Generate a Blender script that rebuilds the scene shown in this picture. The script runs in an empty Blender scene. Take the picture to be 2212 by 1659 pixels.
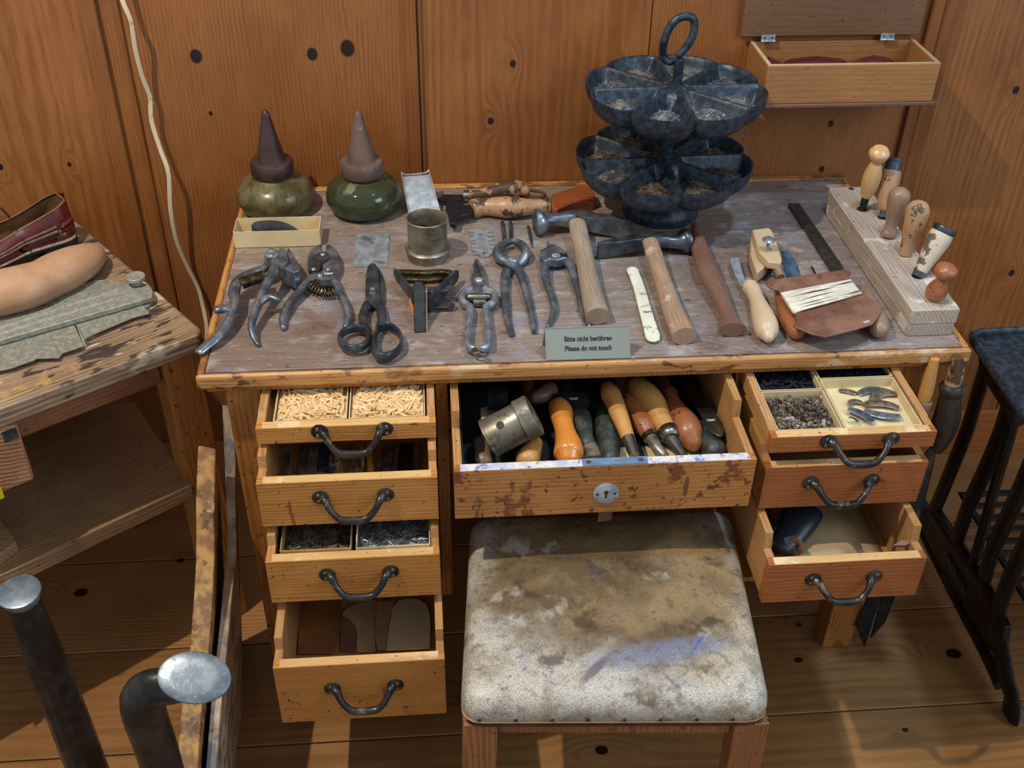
import bpy, math, random
from mathutils import Vector, Matrix
random.seed(7)
S = bpy.context.scene
COL = S.collection
# ------------------------------------------------------------------ camera
F_PX, PITCH, YAW, ROLL = 2338.92, .636827, -.0916598, .018268
CAM = Vector((.351589, -1.334313, 1.705539))
ROT = Matrix.Rotation(YAW, 3, 'Z') @ Matrix.Rotation(math.pi/2-PITCH, 3, 'X') @ Matrix.Rotation(ROLL, 3, 'Z')
cam_data = bpy.data.cameras.new('camera')
cam_data.sensor_width = 36; cam_data.lens = F_PX*36/2212; cam_data.clip_start = .02
cam = bpy.data.objects.new('camera', cam_data); COL.objects.link(cam)
cam.matrix_world = Matrix.Translation(CAM) @ ROT.to_4x4()
S.camera = cam
# ------------------------------------------------------------------ light
S.view_settings.view_transform = 'Standard'; S.view_settings.look = 'None'
S.view_settings.gamma = 1; S.view_settings.use_curve_mapping = False
S.view_settings.exposure = 0.0
wd = bpy.data.worlds.new('room_light'); S.world = wd; wd.use_nodes = True
bg = wd.node_tree.nodes['Background']; bg.inputs[0].default_value = (.80, .88, 1, 1); bg.inputs[1].default_value = .52
def spot(name, loc, tgt, energy, color, angle, blend, radius):
    l = bpy.data.lights.new(name, 'SPOT'); l.energy = energy; l.color = color
    l.spot_size = math.radians(angle); l.spot_blend = blend; l.shadow_soft_size = radius
    o = bpy.data.objects.new(name, l); COL.objects.link(o); o.location = loc
    o.rotation_euler = (Vector(tgt)-Vector(loc)).to_track_quat('-Z', 'Y').to_euler()
    return o
spot('ceiling_spot_warm', (-.60, -.42, 2.9), (.35, .05, .6), 195, (1, .87, .69), 62, .55, .02)
spot('ceiling_spot_cool', (1.10, -.10, 2.8), (.85, .0, .75), 85, (.50, .73, 1), 44, .9, .06)
def area(name, loc, tgt, energy, color, size):
    l = bpy.data.lights.new(name, 'AREA'); l.energy = energy; l.color = color; l.size = size
    o = bpy.data.objects.new(name, l); COL.objects.link(o); o.location = loc
    o.rotation_euler = (Vector(tgt)-Vector(loc)).to_track_quat('-Z', 'Y').to_euler()
area('window_daylight', (2.3, -1.2, 2.2), (.7, .2, .7), 22, (.72, .86, 1), 1.0)
# ------------------------------------------------------------------ pixel -> point on a surface of the room
def ray(u, v): return ROT @ Vector(((u-1106)/F_PX, -(v-829.5)/F_PX, -1))
def az(u, v, z): d = ray(u, v); return CAM + d*((z-CAM.z)/d.z)
def ay(u, v, y): d = ray(u, v); return CAM + d*((y-CAM.y)/d.y)
def ax(u, v, x): d = ray(u, v); return CAM + d*((x-CAM.x)/d.x)
def pl(u, v, n, k):
    n = Vector(n); d = ray(u, v); return CAM + d*((k-n.dot(CAM))/n.dot(d))
Z1=(0,360,2.989); Z2=(420,200,3.8138); Z3=(420,480,4.608); Z4=(820,360,4.608); Z5=(820,540,3.95); Z6=(1140,400,3.95)
Z7=(1560,300,3.318); ZT=(1220,0,3.3187); ZD1=(520,820,4.608); ZD2=(540,1120,3.6065); ZM=(960,800,3.16); ZR=(1560,760,2.8607)
ZB=(360,840,2.027); ZST=(960,1080,2.865); ZS=(1850,680,1.804); ZA=(0,1200,3.6135); ZL=(0,820,3.457); ZW=(1540,0,2.963)
ZM1=(960,820,6.506); ZM2=(1260,820,5.821); ZR1=(1600,780,4.254)
def q(Z, x, y, z): return az(Z[0]+x/Z[2], Z[1]+y/Z[2], z)
T = .75
# ------------------------------------------------------------------ mesh building
class MB:
    def __init__(s): s.v=[]; s.f=[]; s.m=[]
    def add(s, vs, fs, m=0):
        o=len(s.v); s.v += [Vector(a) for a in vs]; s.f += [tuple(i+o for i in f) for f in fs]; s.m += [m]*len(fs); return s
    def box(s, a, b, m=0, M=None):
        x0,y0,z0=a; x1,y1,z1=b
        vs=[Vector(p) for p in ((x0,y0,z0),(x1,y0,z0),(x1,y1,z0),(x0,y1,z0),(x0,y0,z1),(x1,y0,z1),(x1,y1,z1),(x0,y1,z1))]
        if M: vs=[M@p for p in vs]
        return s.add(vs, [(0,3,2,1),(4,5,6,7),(0,1,5,4),(1,2,6,5),(2,3,7,6),(3,0,4,7)], m)
    def prism(s, top, vec, m=0):
        n=len(top); top=[Vector(p) for p in top]; vec=Vector(vec)
        nr=Vector()
        for i in range(n):
            a,b=top[i],top[(i+1)%n]; nr+=a.cross(b)
        if nr.dot(vec)>0: top=top[::-1]
        vs=top+[p+vec for p in top]
        return s.add(vs, [tuple(range(n)), tuple(range(2*n-1,n-1,-1))]+[(i,n+i,n+(i+1)%n,(i+1)%n) for i in range(n)], m)
    def rings(s, rs, m=0, cap=True, closed=False):
        n=len(rs[0]); vs=[p for r in rs for p in r]; fs=[]
        L=len(rs); K=L if closed else L-1
        for i in range(K):
            for j in range(n):
                a=i*n+j; b=i*n+(j+1)%n; c=((i+1)%L)*n+(j+1)%n; d=((i+1)%L)*n+j
                fs.append((a,b,c,d))
        if cap and not closed: fs.append(tuple(range(n-1,-1,-1))); fs.append(tuple(range((L-1)*n,L*n)))
        return s.add(vs, fs, m)
    def tube(s, pts, r, n=12, m=0, cap=True, closed=False, up=(0,0,1), sub=1, sq=False, round_ends=False):
        pts=[Vector(p) for p in pts]
        if not isinstance(r,list): r=[r]*len(pts)
        r=[(a,a) if not isinstance(a,(list,tuple)) else a for a in r]
        if sub>1: pts,r=smooth(pts,r,sub,closed)
        if round_ends and not closed:
            for e in (0,-1):
                d=(pts[e]-pts[1 if e==0 else -2]).normalized(); p0=pts[e]; r0=r[e]; k=min(r0)
                ex=[(p0+d*k*math.sin(a), (r0[0]-k+k*math.cos(a)+1e-5, r0[1]-k+k*math.cos(a)+1e-5)) for a in (.5,1.0,1.35)]
                if e==0:
                    pts=[x[0] for x in ex[::-1]]+pts; r=[x[1] for x in ex[::-1]]+r
                else:
                    pts=pts+[x[0] for x in ex]; r=r+[x[1] for x in ex]
        N=len(pts); rs=[]; up=Vector(up)
        for i,p in enumerate(pts):
            if closed: t=pts[(i+1)%N]-pts[i-1]
            else: t=pts[min(i+1,N-1)]-pts[max(i-1,0)]
            t.normalize()
            side=t.cross(up)
            if side.length<.05: side=t.cross(Vector((0,1,0)) if abs(t.y)<.9 else Vector((1,0,0)))
            side.normalize(); u2=side.cross(t).normalized()
            ring=[]
            for j in range(n):
                a=2*math.pi*(j+(.5 if sq else 0))/n; ca,sa=math.cos(a),math.sin(a)
                if sq: 
                    k=1/max(abs(ca),abs(sa)); k=min(k,1.28); ca*=k; sa*=k
                ring.append(p+side*(r[i][0]*ca)+u2*(r[i][1]*sa))
            rs.append(ring)
        return s.rings(rs, m, cap, closed)
    def lathe(s, base, axis, prof, n=32, m=0, cap=True):
        base=Vector(base); ax_=Vector(axis).normalized(); 
        x=ax_.orthogonal().normalized(); y=ax_.cross(x)
        rs=[[base+ax_*t+(x*math.cos(2*math.pi*j/n)+y*math.sin(2*math.pi*j/n))*max(r,1e-5) for j in range(n)] for t,r in prof]
        return s.rings(rs, m, cap)
    def sheet(s, grid, m=0):
        R=len(grid); C_=len(grid[0]); 
        return s.add([p for r in grid for p in r], [(i*C_+j,i*C_+j+1,(i+1)*C_+j+1,(i+1)*C_+j) for i in range(R-1) for j in range(C_-1)], m)
def smooth(pts, r, sub, closed=False):
    P=[];Q=[];N=len(pts)
    for i in range(N if closed else N-1):
        g=lambda k: pts[k%N] if closed else pts[max(0,min(N-1,k))]
        h=lambda k: r[k%N] if closed else r[max(0,min(N-1,k))]
        for j in range(sub):
            t=j/sub; c=(-.5*t+t*t-.5*t**3, 1-2.5*t*t+1.5*t**3, .5*t+2*t*t-1.5*t**3, -.5*t*t+.5*t**3)
            P.append(sum((g(i-1+k)*c[k] for k in range(4)), Vector()))
            Q.append(tuple(max(1e-4,sum(h(i-1+k)[e]*c[k] for k in range(4))) for e in (0,1)))
    if not closed: P.append(pts[-1]); Q.append(r[-1])
    return P,Q
ORG={}
def tag(o, label, cat, group=None, kind=None):
    if label: o['label']=label
    if cat: o['category']=cat
    if group: o['group']=group
    if kind: o['kind']=kind
    return o
def thing(name, label, cat, loc, group=None):
    o=bpy.data.objects.new(name, None); COL.objects.link(o); o.location=loc; o.empty_display_size=.02
    ORG[o.name]=Vector(loc); return tag(o,label,cat,group)
def build(name, mb, mats, parent=None, label=None, cat=None, group=None, kind=None, bevel=0, flat=False, ang=38, seg=2, fix=True, rz=0):
    if not isinstance(mats,(list,tuple)): mats=[mats]
    if parent: org=ORG[parent.name]
    else:
        xs=[p.x for p in mb.v]; ys=[p.y for p in mb.v]; zs=[p.z for p in mb.v]
        org=Vector(((min(xs)+max(xs))/2,(min(ys)+max(ys))/2,min(zs)))
    me=bpy.data.meshes.new(name); RI=Matrix.Rotation(-rz,3,'Z'); me.from_pydata([tuple(RI@(p-org)) for p in mb.v], [], mb.f)
    for m in mats: me.materials.append(m)
    me.polygons.foreach_set('material_index', mb.m)
    me.validate()
    if fix:
        import bmesh
        bm=bmesh.new(); bm.from_mesh(me); bmesh.ops.recalc_face_normals(bm, faces=bm.faces); bm.to_mesh(me); bm.free()
    if not flat:
        me.shade_smooth(); me.set_sharp_from_angle(angle=math.radians(ang))
    o=bpy.data.objects.new(name, me); COL.objects.link(o)
    if parent: o.parent=parent
    else: o.location=org
    ORG[o.name]=org; o.rotation_euler.z=rz
    if bevel:
        b=o.modifiers.new('bevel','BEVEL'); b.width=bevel; b.segments=seg; b.limit_method='ANGLE'; b.angle_limit=math.radians(40); b.harden_normals=False
    return tag(o,label,cat,group,kind)
def copy_tree(o, parent=None):
    c=o.copy(); COL.objects.link(c); c.parent=parent
    for ch in list(o.children): copy_tree(ch,c)
    return c
def text_mesh(s, size, depth=.0004, shear=0):
    cu=bpy.data.curves.new('lettering','FONT'); cu.body=s; cu.size=size; cu.extrude=depth; cu.align_x='CENTER'; cu.align_y='CENTER'; cu.shear=shear; cu.offset=size*.022
    o=bpy.data.objects.new('lettering',cu); COL.objects.link(o)
    dg=bpy.context.evaluated_depsgraph_get(); me=bpy.data.meshes.new_from_object(o.evaluated_get(dg))
    bpy.data.objects.remove(o); bpy.data.curves.remove(cu); return me
def text(s, size, pos, xdir, nrm, mat, parent, name='lettering', depth=.0004, sx=1, bold=0):
    me=text_mesh(s,size,depth); me.name=name
    xd=Vector(xdir).normalized(); n=Vector(nrm).normalized(); n=(n-xd*n.dot(xd)).normalized(); yd=n.cross(xd)
    M=Matrix((xd*sx,yd,n)).transposed().to_4x4(); M.translation=Vector(pos)-ORG[parent.name]
    me.transform(M); me.materials.clear(); me.materials.append(mat)
    o=bpy.data.objects.new(name,me); COL.objects.link(o); o.parent=parent; ORG[o.name]=ORG[parent.name]
    return o
# ------------------------------------------------------------------ materials
def hx(h):
    c=[int(h[i:i+2],16)/255 for i in (1,3,5)]
    return tuple((x/12.92 if x<=.04045 else ((x+.055)/1.055)**2.4) for x in c)+(1,)
class NT:
    def __init__(s,name):
        s.mat=bpy.data.materials.new(name); s.mat.use_nodes=True; s.t=s.mat.node_tree; s.b=s.t.nodes['Principled BSDF']
    def n(s,typ,**kw):
        o=s.t.nodes.new(typ)
        for k,v in kw.items():
            if k.startswith('i_'): o.inputs[k[2:].replace('_',' ')].default_value=v
            else: setattr(o,k,v)
        return o
    def l(s,a,b): s.t.links.new(a,b)
    def math(s,op,a,b=None,clamp=False):
        o=s.t.nodes.new('ShaderNodeMath'); o.operation=op; o.use_clamp=clamp
        for i,x in enumerate((a,b)):
            if x is None: continue
            if isinstance(x,(int,float)): o.inputs[i].default_value=x
            else: s.l(x,o.inputs[i])
        return o.outputs[0]
    def mix(s,f,a,b,mode='MIX'):
        o=s.t.nodes.new('ShaderNodeMix'); o.data_type='RGBA'; o.blend_type=mode
        for k,x in ((0,f),(6,a),(7,b)):
            if isinstance(x,(int,float)): o.inputs[k].default_value=x
            elif isinstance(x,tuple): o.inputs[k].default_value=x
            else: s.l(x,o.inputs[k])
        return o.outputs[2]
    def coords(s, jitter=True, src='Object'):
        tc=s.n('ShaderNodeTexCoord'); out=tc.outputs[src]
        if jitter:
            oi=s.n('ShaderNodeObjectInfo'); mu=s.n('ShaderNodeVectorMath',operation='MULTIPLY_ADD')
            cb=s.n('ShaderNodeCombineXYZ'); 
            for i in range(3): s.l(oi.outputs['Random'],cb.inputs[i])
            s.l(cb.outputs[0],mu.inputs[0]); mu.inputs[1].default_value=(3.1,4.7,2.3); s.l(out,mu.inputs[2]); out=mu.outputs[0]
        return out
    def mapping(s,vec,scale=(1,1,1),loc=(0,0,0)):
        o=s.n('ShaderNodeMapping'); s.l(vec,o.inputs[0]); o.inputs['Scale'].default_value=scale; o.inputs['Location'].default_value=loc; return o.outputs[0]
    def noise(s,vec,scale,detail=3,rough=.55,dist=0):
        o=s.n('ShaderNodeTexNoise'); s.l(vec,o.inputs['Vector']); o.inputs['Scale'].default_value=scale; o.inputs['Detail'].default_value=detail; o.inputs['Roughness'].default_value=rough; o.inputs['Distortion'].default_value=dist; return o.outputs[0]
    def step(s,x,a,b):   # smooth 0..1 between a and b
        o=s.n('ShaderNodeMapRange'); o.interpolation_type='SMOOTHSTEP'; s.l(x,o.inputs[0]); o.inputs[1].default_value=a; o.inputs[2].default_value=b; return o.outputs[0]
    def bump(s,h,strength,dist=.002):
        o=s.n('ShaderNodeBump'); s.l(h,o.inputs['Height']); o.inputs['Strength'].default_value=strength; o.inputs['Distance'].default_value=dist; s.l(o.outputs[0],s.b.inputs['Normal'])
def setcol(nt,c): nt.l(c,nt.b.inputs['Base Color'])
def wood(name, dark, light, axis='X', spacing=.005, rough=.5, blots=(), fine=.35, vary=.35, bumpk=.15, jitter=True, knots=None, distort=3.5, attr=False, spec=.5, knotax=(0,2), rmix=.6, kcol='#1d0f08'):
    nt=NT(name); v=nt.coords(jitter)
    if attr:
        at=nt.n('ShaderNodeAttribute',attribute_name='plank'); mu=nt.n('ShaderNodeVectorMath',operation='MULTIPLY_ADD'); nt.l(at.outputs['Vector'],mu.inputs[0]); mu.inputs[1].default_value=(1,1,1); nt.l(v,mu.inputs[2]); v0=v; v=mu.outputs[0]
    else: v0=v
    i='XYZ'.index(axis); sc=[1,1,1]; sc[i]=.10
    m=nt.mapping(v,tuple(sc),(.03,.05,.04))
    if knots:
        sep=nt.n('ShaderNodeSeparateXYZ'); nt.l(v0,sep.inputs[0]); tot=None; dk=None
        for kx,kz,kr in knots:
            a=nt.math('SUBTRACT',sep.outputs[knotax[0]],kx); b=nt.math('SUBTRACT',sep.outputs[knotax[1]],kz)
            al=b if 'XYZ'[knotax[1]]==axis else a; ac=a if al is b else b
            al2=nt.math('MULTIPLY',al,.45); d2=nt.math('ADD',nt.math('MULTIPLY',al2,al2),nt.math('MULTIPLY',ac,ac))
            e=nt.math('POWER',2.718,nt.math('MULTIPLY',d2,-1/(kr*2.6)**2)); w=nt.math('MULTIPLY',e,kr*2.6)
            tot=w if tot is None else nt.math('ADD',tot,w)
            al3=nt.math('MULTIPLY',al,.8); d3=nt.math('ADD',nt.math('MULTIPLY',al3,al3),nt.math('MULTIPLY',ac,ac))
            k=nt.step(nt.math('SQRT',d3),kr*1.15,kr*.8); dk=k if dk is None else nt.math('MAXIMUM',dk,k)
        cb=nt.n('ShaderNodeCombineXYZ'); nt.l(tot,cb.inputs[(i+1)%3]); nt.l(tot,cb.inputs[(i+2)%3])
        ad=nt.n('ShaderNodeVectorMath',operation='ADD'); nt.l(m,ad.inputs[0]); nt.l(cb.outputs[0],ad.inputs[1]); m=ad.outputs[0]
    wn=nt.n('ShaderNodeTexNoise'); nt.l(m,wn.inputs['Vector']); wn.inputs['Scale'].default_value=.11/spacing; wn.inputs['Detail'].default_value=2
    wa=nt.n('ShaderNodeVectorMath',operation='MULTIPLY_ADD'); nt.l(wn.outputs['Color'],wa.inputs[0]); wa.inputs[1].default_value=(spacing*2.6,)*3; nt.l(m,wa.inputs[2]); m=wa.outputs[0]
    w=nt.n('ShaderNodeTexWave',wave_type='RINGS',rings_direction=axis,wave_profile='SIN'); nt.l(m,w.inputs['Vector'])
    w.inputs['Scale'].default_value=2*math.pi/(20*spacing); w.inputs['Distortion'].default_value=distort; w.inputs['Detail'].default_value=2; w.inputs['Detail Scale'].default_value=.35/spacing*.02
    g=nt.step(w.outputs['Fac'],.15,.95)
    sf=[55,55,55]; sf[i]=2.2
    f=nt.noise(nt.mapping(v,tuple(sf)),9,3)
    big=nt.noise(v,3.5,3)
    fade=nt.step(nt.noise(nt.mapping(v,tuple(.5 if k==i else 1.6 for k in range(3))),.16/spacing*.6,2),.32,.62)
    c=nt.mix(nt.math('MULTIPLY',nt.math('MULTIPLY',g,nt.math('ADD',nt.math('MULTIPLY',fade,.75),.25)),rmix),hx(light),hx(dark))
    c=nt.mix(nt.math('MULTIPLY',nt.step(f,.35,.75),fine),c,hx(dark))
    c=nt.mix(nt.math('MULTIPLY',nt.step(big,.38,.66),vary),c,hx(dark))
    if attr:
        at2=nt.n('ShaderNodeAttribute',attribute_name='tone'); c=nt.mix(at2.outputs['Fac'],c,hx(dark))
    if knots: c=nt.mix(dk,c,hx(kcol))
    for j,bl in enumerate(blots):
        col,scale,th,soft,amt=bl[:5]; ms=bl[5] if len(bl)>5 else (1,1,1)
        n_=nt.noise(nt.mapping(v,ms,(j*3.3,j*1.7,j*.9)),scale,4,.6)
        c=nt.mix(nt.math('MULTIPLY',nt.step(n_,th,th+soft),amt),c,hx(col))
    setcol(nt,c); nt.b.inputs['Roughness'].default_value=rough; nt.b.inputs['Specular IOR Level'].default_value=spec
    if bumpk: nt.bump(nt.math('ADD',nt.math('MULTIPLY',g,-.6),f),bumpk,.001)
    return nt.mat
def stuffmat(name, c1, c2, scale=30, metallic=0, rough=.5, r2=None, blots=(), bumpk=0, bscale=200, jitter=True, thr=(.4,.65), spec=.5, coat=0, trans=0, ior=1.45, bdist=.001):
    nt=NT(name); v=nt.coords(jitter); n_=nt.noise(v,scale,5,.6); k=nt.step(n_,*thr)
    c=nt.mix(k,hx(c1),hx(c2))
    for j,bl in enumerate(blots):
        col,sc,th,soft,amt=bl[:5]; ms=bl[5] if len(bl)>5 else (1,1,1)
        n2=nt.noise(nt.mapping(v,ms,(j*2.3+1,j*1.7,j*.9)),sc,4,.6)
        c=nt.mix(nt.math('MULTIPLY',nt.step(n2,th,th+soft),amt),c,hx(col))
    setcol(nt,c); nt.b.inputs['Metallic'].default_value=metallic; nt.b.inputs['Specular IOR Level'].default_value=spec
    if r2 is not None:
        mr=nt.n('ShaderNodeMapRange'); nt.l(k,mr.inputs[0]); mr.inputs[3].default_value=rough; mr.inputs[4].default_value=r2; nt.l(mr.outputs[0],nt.b.inputs['Roughness'])
    else: nt.b.inputs['Roughness'].default_value=rough
    if bumpk: nt.bump(nt.noise(v,bscale,3),bumpk,bdist)
    if coat: nt.b.inputs['Coat Weight'].default_value=coat; nt.b.inputs['Coat Roughness'].default_value=.15
    if trans: nt.b.inputs['Transmission Weight'].default_value=trans; nt.b.inputs['IOR'].default_value=ior
    return nt.mat
SPK=('#2a1712',130,.66,.03,.9)          # small dark specks of ink and glue
SPK2=('#3a1a12',45,.68,.03,.8)
RED=('#6b2a1c',16,.64,.05,.7)
M={}
M['wall']=wood('pine_wall','#6a360f','#a26a39','Z',.0055,.42,fine=.35,vary=.4,jitter=False,attr=True,rmix=.42,distort=2.2,
  knots=[(-.05,1.013,.011),(.157,1.014,.010),(.221,1.024,.013),(.522,.991,.006),(-.04,.905,.004),(.728,.984,.004),(.481,.88,.006),(1.15,.765,.006),(1.15,.862,.006),(1.509,.924,.007),(1.625,.507,.007),(-.445,.807,.006),(-.317,.809,.004)])
M['floor']=wood('pine_floor','#6c4520','#aa7d4c','X',.008,.4,fine=.3,vary=.4,jitter=False,attr=True,rmix=.42,distort=2.5,knotax=(0,1),
  knots=[(-.394,.288,.012),(-.203,.368,.008),(1.37,.006,.013),(1.081,.1,.006),(1.055,.012,.007),(.635,-.165,.010),(1.206,-.162,.005)])
M['top']=wood('worn_desktop','#604e45','#928379','X',.0035,.38,fine=.55,vary=.4,rmix=.3,bumpk=.12,jitter=False,distort=2,
  blots=[('#bdb6b0',30,.50,.2,.42,(.7,1.3,1)),('#3a3440',46,.62,.06,.6,(.8,1.3,1)),('#7d8494',16,.54,.14,.5),('#241f2b',120,.67,.03,.7),('#5d4034',9,.56,.12,.5),('#d8d2ca',120,.62,.05,.3,(.5,1.5,1))])
M['rim']=wood('worn_edge_wood','#8a4f22','#cc9a5c','X',.004,.42,fine=.5,vary=.4,blots=[('#5a2a12',15,.54,.08,.7,(.5,1,1)),('#3a1c10',34,.58,.06,.8,(.5,1,1)),('#e4d2b0',22,.60,.08,.35,(.5,1,1)),SPK])
M['oak']=wood('drawer_wood','#925420','#c68c46','X',.0045,.42,fine=.35,vary=.3,blots=[SPK,SPK2,('#7a2f16',30,.66,.03,.75,(1.6,1,.3))])
M['oakd']=wood('stained_drawer_wood','#874c1e','#bd8242','X',.0045,.42,fine=.45,vary=.4,blots=[('#3a1a12',60,.6,.05,.8),('#5a1f16',13,.58,.05,.75),('#1c2522',12,.64,.04,.85),('#2a1712',42,.62,.04,.7,(1.5,1,.25)),SPK])
M['oakr']=wood('reddish_drawer_wood','#7f3f1c','#aa6734','X',.0045,.42,fine=.35,vary=.35,blots=[SPK,('#5a2418',16,.68,.03,.8)])
M['side']=wood('drawer_side_wood','#8c5a2c','#bc8e58','Y',.004,.5,fine=.4,vary=.3,blots=[SPK])
M['frame']=wood('desk_frame_wood','#7a4012','#bb7f3c','Z',.005,.42,fine=.35,vary=.4,blots=[SPK,('#3a1a12',70,.64,.03,.85),('#5a1f12',20,.64,.05,.7,(1,1,.3))])
M['sheenw']=stuffmat('blue_sheen_wood','#d9cfc8','#a9b4cc',40,0,.5,blots=[('#4a6a9c',35,.56,.06,.8),('#5a5a78',60,.6,.05,.6),('#2b3b60',80,.64,.04,.8)],bumpk=.15)  # pale wood; blue light along the drawer's top edge painted in as blots
M['bench']=wood('old_bench_top','#5f4631','#b0977a','X',.006,.5,fine=.7,vary=.4,rmix=.7,bumpk=.5,blots=[('#1b1a20',24,.55,.05,.85,(.5,1.5,1)),('#ddcfb8',16,.6,.06,.6,(.5,1.4,1)),('#c79a50',10,.6,.06,.6)])
M['benchd']=wood('old_bench_wood','#6a3a22','#a8714a','X',.006,.55,fine=.6,vary=.5,rmix=.7,bumpk=.5,blots=[SPK,('#2a2030',10,.64,.05,.6)])
M['shelf']=wood('shelf_wood','#6d4c30','#a98660','X',.006,.55,fine=.5,vary=.5,blots=[SPK])
M['endgrain']=wood('end_grain_wood','#7c4a2c','#b98a64','Y',.007,.6,fine=.4,vary=.4,rmix=.9,bumpk=.8,distort=2,blots=[SPK])
M['steel']=stuffmat('worn_steel','#5a626c','#929ba4',35,.7,.38,.25,blots=[('#55524e',50,.60,.08,.5)],bumpk=.15,bscale=300)
M['steeld']=stuffmat('dark_steel','#383e45','#5f666e',30,.65,.38,.27,blots=[('#3a342f',40,.60,.08,.5)],bumpk=.15,bscale=300)
M['bright']=stuffmat('polished_steel','#8a949e','#b4bcc4',60,.7,.34,.22,blots=[('#6b6d70',90,.62,.06,.4)])
M['iron']=stuffmat('black_cast_iron','#14171b','#23282e',60,.35,.55,.45,bumpk=.35,bscale=350)
M['ironst']=stuffmat('blue_black_cast_iron','#202932','#3b4755',90,.35,.40,.32,bumpk=.5,bscale=500)
M['blackpaint']=stuffmat('black_painted_iron','#0b0c0f','#14171c',30,.2,.4,.3,bumpk=.1)
M['tin']=stuffmat('old_tin','#76705e','#979180',30,.6,.45,.32,blots=[('#4c4434',28,.58,.06,.6),('#5c4a34',90,.62,.04,.6)],bumpk=.08)
M['tinb']=stuffmat('grey_tin_plate','#8f99a2','#b7c0c6',60,.5,.45,.35,blots=[('#4e5257',35,.6,.05,.6)])
M['brass']=stuffmat('tarnished_spring','#4a4130','#857757',70,1,.45,.3)
M['ferr']=stuffmat('dull_ferrule','#6d6a5e','#9a968a',50,1,.4,.3)
M['card']=stuffmat('cream_cardboard','#cdb98c','#d8c69c',15,0,.8,blots=[('#8a744a',20,.66,.05,.5)])
M['cardd']=stuffmat('brown_cardboard','#a9854e','#bf9a62',15,0,.8)
M['char']=stuffmat('charcoal_black','#22242a','#3a3d45',80,0,.75,bumpk=.6,bscale=60)
M['bake']=stuffmat('dark_brown_plastic','#33231f','#453230',12,0,.35,.45,blots=[('#8a7d72',160,.70,.03,.7)])
M['bake2']=stuffmat('dusty_brown_plastic','#5a463e','#6e5a50',12,0,.45,.55,blots=[('#a39688',60,.66,.04,.5)])
M['sign']=stuffmat('grey_sign_plate','#8f948a','#989c92',5,.3,.4)
M['ink']=stuffmat('black_lettering','#1b1b1c','#1b1b1c',5,0,.6)
M['white']=stuffmat('white_lettering','#d9dcdc','#d9dcdc',5,0,.6)
M['cable']=stuffmat('ivory_cable','#cdbfa0','#d8cbb0',5,0,.5)
M['box']=wood('wall_box_wood','#80502c','#a87848','X',.006,.45,fine=.4,vary=.35,rmix=.3,blots=[('#5a3014',160,.62,.05,.5,(.6,1,1.5))])
M['boxlid']=wood('box_lid_wood','#5c3c26','#7d5c40','X',.006,.5,fine=.4,vary=.4,rmix=.25,blots=[SPK])
M['block']=wood('greyed_block_wood','#7d6a5c','#c4b4a2','Y',.005,.45,fine=.5,vary=.35,rmix=.5,blots=[('#6a4038',9,.62,.06,.5),SPK,('#dedbd6',22,.56,.08,.6)])
M['hw1']=wood('grey_hammer_handle','#74604f','#a8947f','Y',.003,.45,fine=.6,rmix=.4)
M['hw2']=wood('brown_hammer_handle','#7c5c44','#ad9078','Y',.003,.45,fine=.6,rmix=.4,blots=[('#d8c6aa',20,.6,.08,.5)])
M['hw3']=wood('dark_burnisher_wood','#54392d','#7f5f50','Y',.004,.3,fine=.4,rmix=.3,spec=.7)
M['pale']=wood('pale_beech_handle','#a5855f','#ccb292','Y',.004,.4,fine=.3,rmix=.2,blots=[('#8a6a50',120,.66,.03,.5)])
M['yell']=wood('honey_beech_handle','#a87c4c','#d0a977','Z',.004,.3,fine=.3,rmix=.2,spec=.7)
M['stainh']=wood('ink_stained_handle','#85603f','#b48e68','Z',.004,.35,fine=.3,rmix=.3,blots=[('#2a1c16',24,.54,.05,.85),('#3a2018',80,.62,.04,.8)])
M['paintch']=wood('flaking_white_handle','#a08468','#d8cab4','Z',.004,.45,fine=.3,rmix=.2,blots=[('#40312c',36,.53,.04,.85)])
M['redh']=wood('reddish_brown_handle','#6d3a22','#a5673f','Z',.004,.35,fine=.4,rmix=.3,blots=[('#2a1610',60,.62,.04,.7)])
M['greyh']=wood('grey_brown_handle','#6a5142','#937660','Z',.004,.4,fine=.4,rmix=.3)
M['blkh']=stuffmat('worn_black_handle','#2a2624','#3a342f',18,0,.4,blots=[('#7a4f30',12,.62,.06,.8)])
M['grnh']=stuffmat('green_black_handle','#262c27','#3f463c',60,0,.45,bumpk=.2)
M['orangeh']=wood('orange_boxwood_handle','#b2601c','#d98a3c','Y',.006,.25,fine=.2,rmix=.2,spec=.8)
M['tanh']=wood('tan_wood_handle','#9a6a34','#cf9a58','Y',.004,.35,fine=.4,rmix=.4)
M['bench_block']=wood('old_red_brown_block','#6a3018','#a85c34','X',.006,.5,fine=.5,blots=[SPK])
M['last']=stuffmat('shoe_last_wood','#b0896a','#c6a282',8,0,.42,blots=[('#8a5f3c',90,.64,.04,.4)],spec=.4)
M['shoe']=stuffmat('oxblood_leather','#4a1214','#6a1f1e',10,0,.28,.4,coat=.4,bumpk=.08)
M['shoein']=stuffmat('tan_shoe_lining','#6a4a2c','#8a6540',20,0,.7)
M['sole']=stuffmat('black_rubber_sole','#17171a','#26262a',20,0,.6)
M['welt']=stuffmat('grey_welt_stitching','#7d756a','#a39a8c',150,0,.6)
M['lace']=stuffmat('brown_lace','#4a2522','#5f3430',60,0,.7)
M['leather']=stuffmat('brown_sole_leather','#674234','#87614f',14,0,.45,blots=[('#4a2a20',70,.64,.03,.6)],bumpk=.15)
M['twine']=stuffmat('cream_twine','#cfc6ae','#e2dac6',60,0,.8)
M['lsole']=stuffmat('brown_insole_leather','#7d4f2a','#94602f',12,0,.5)
M['ltan']=stuffmat('tan_suede','#a98860','#b8966c',20,0,.8)
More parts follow.
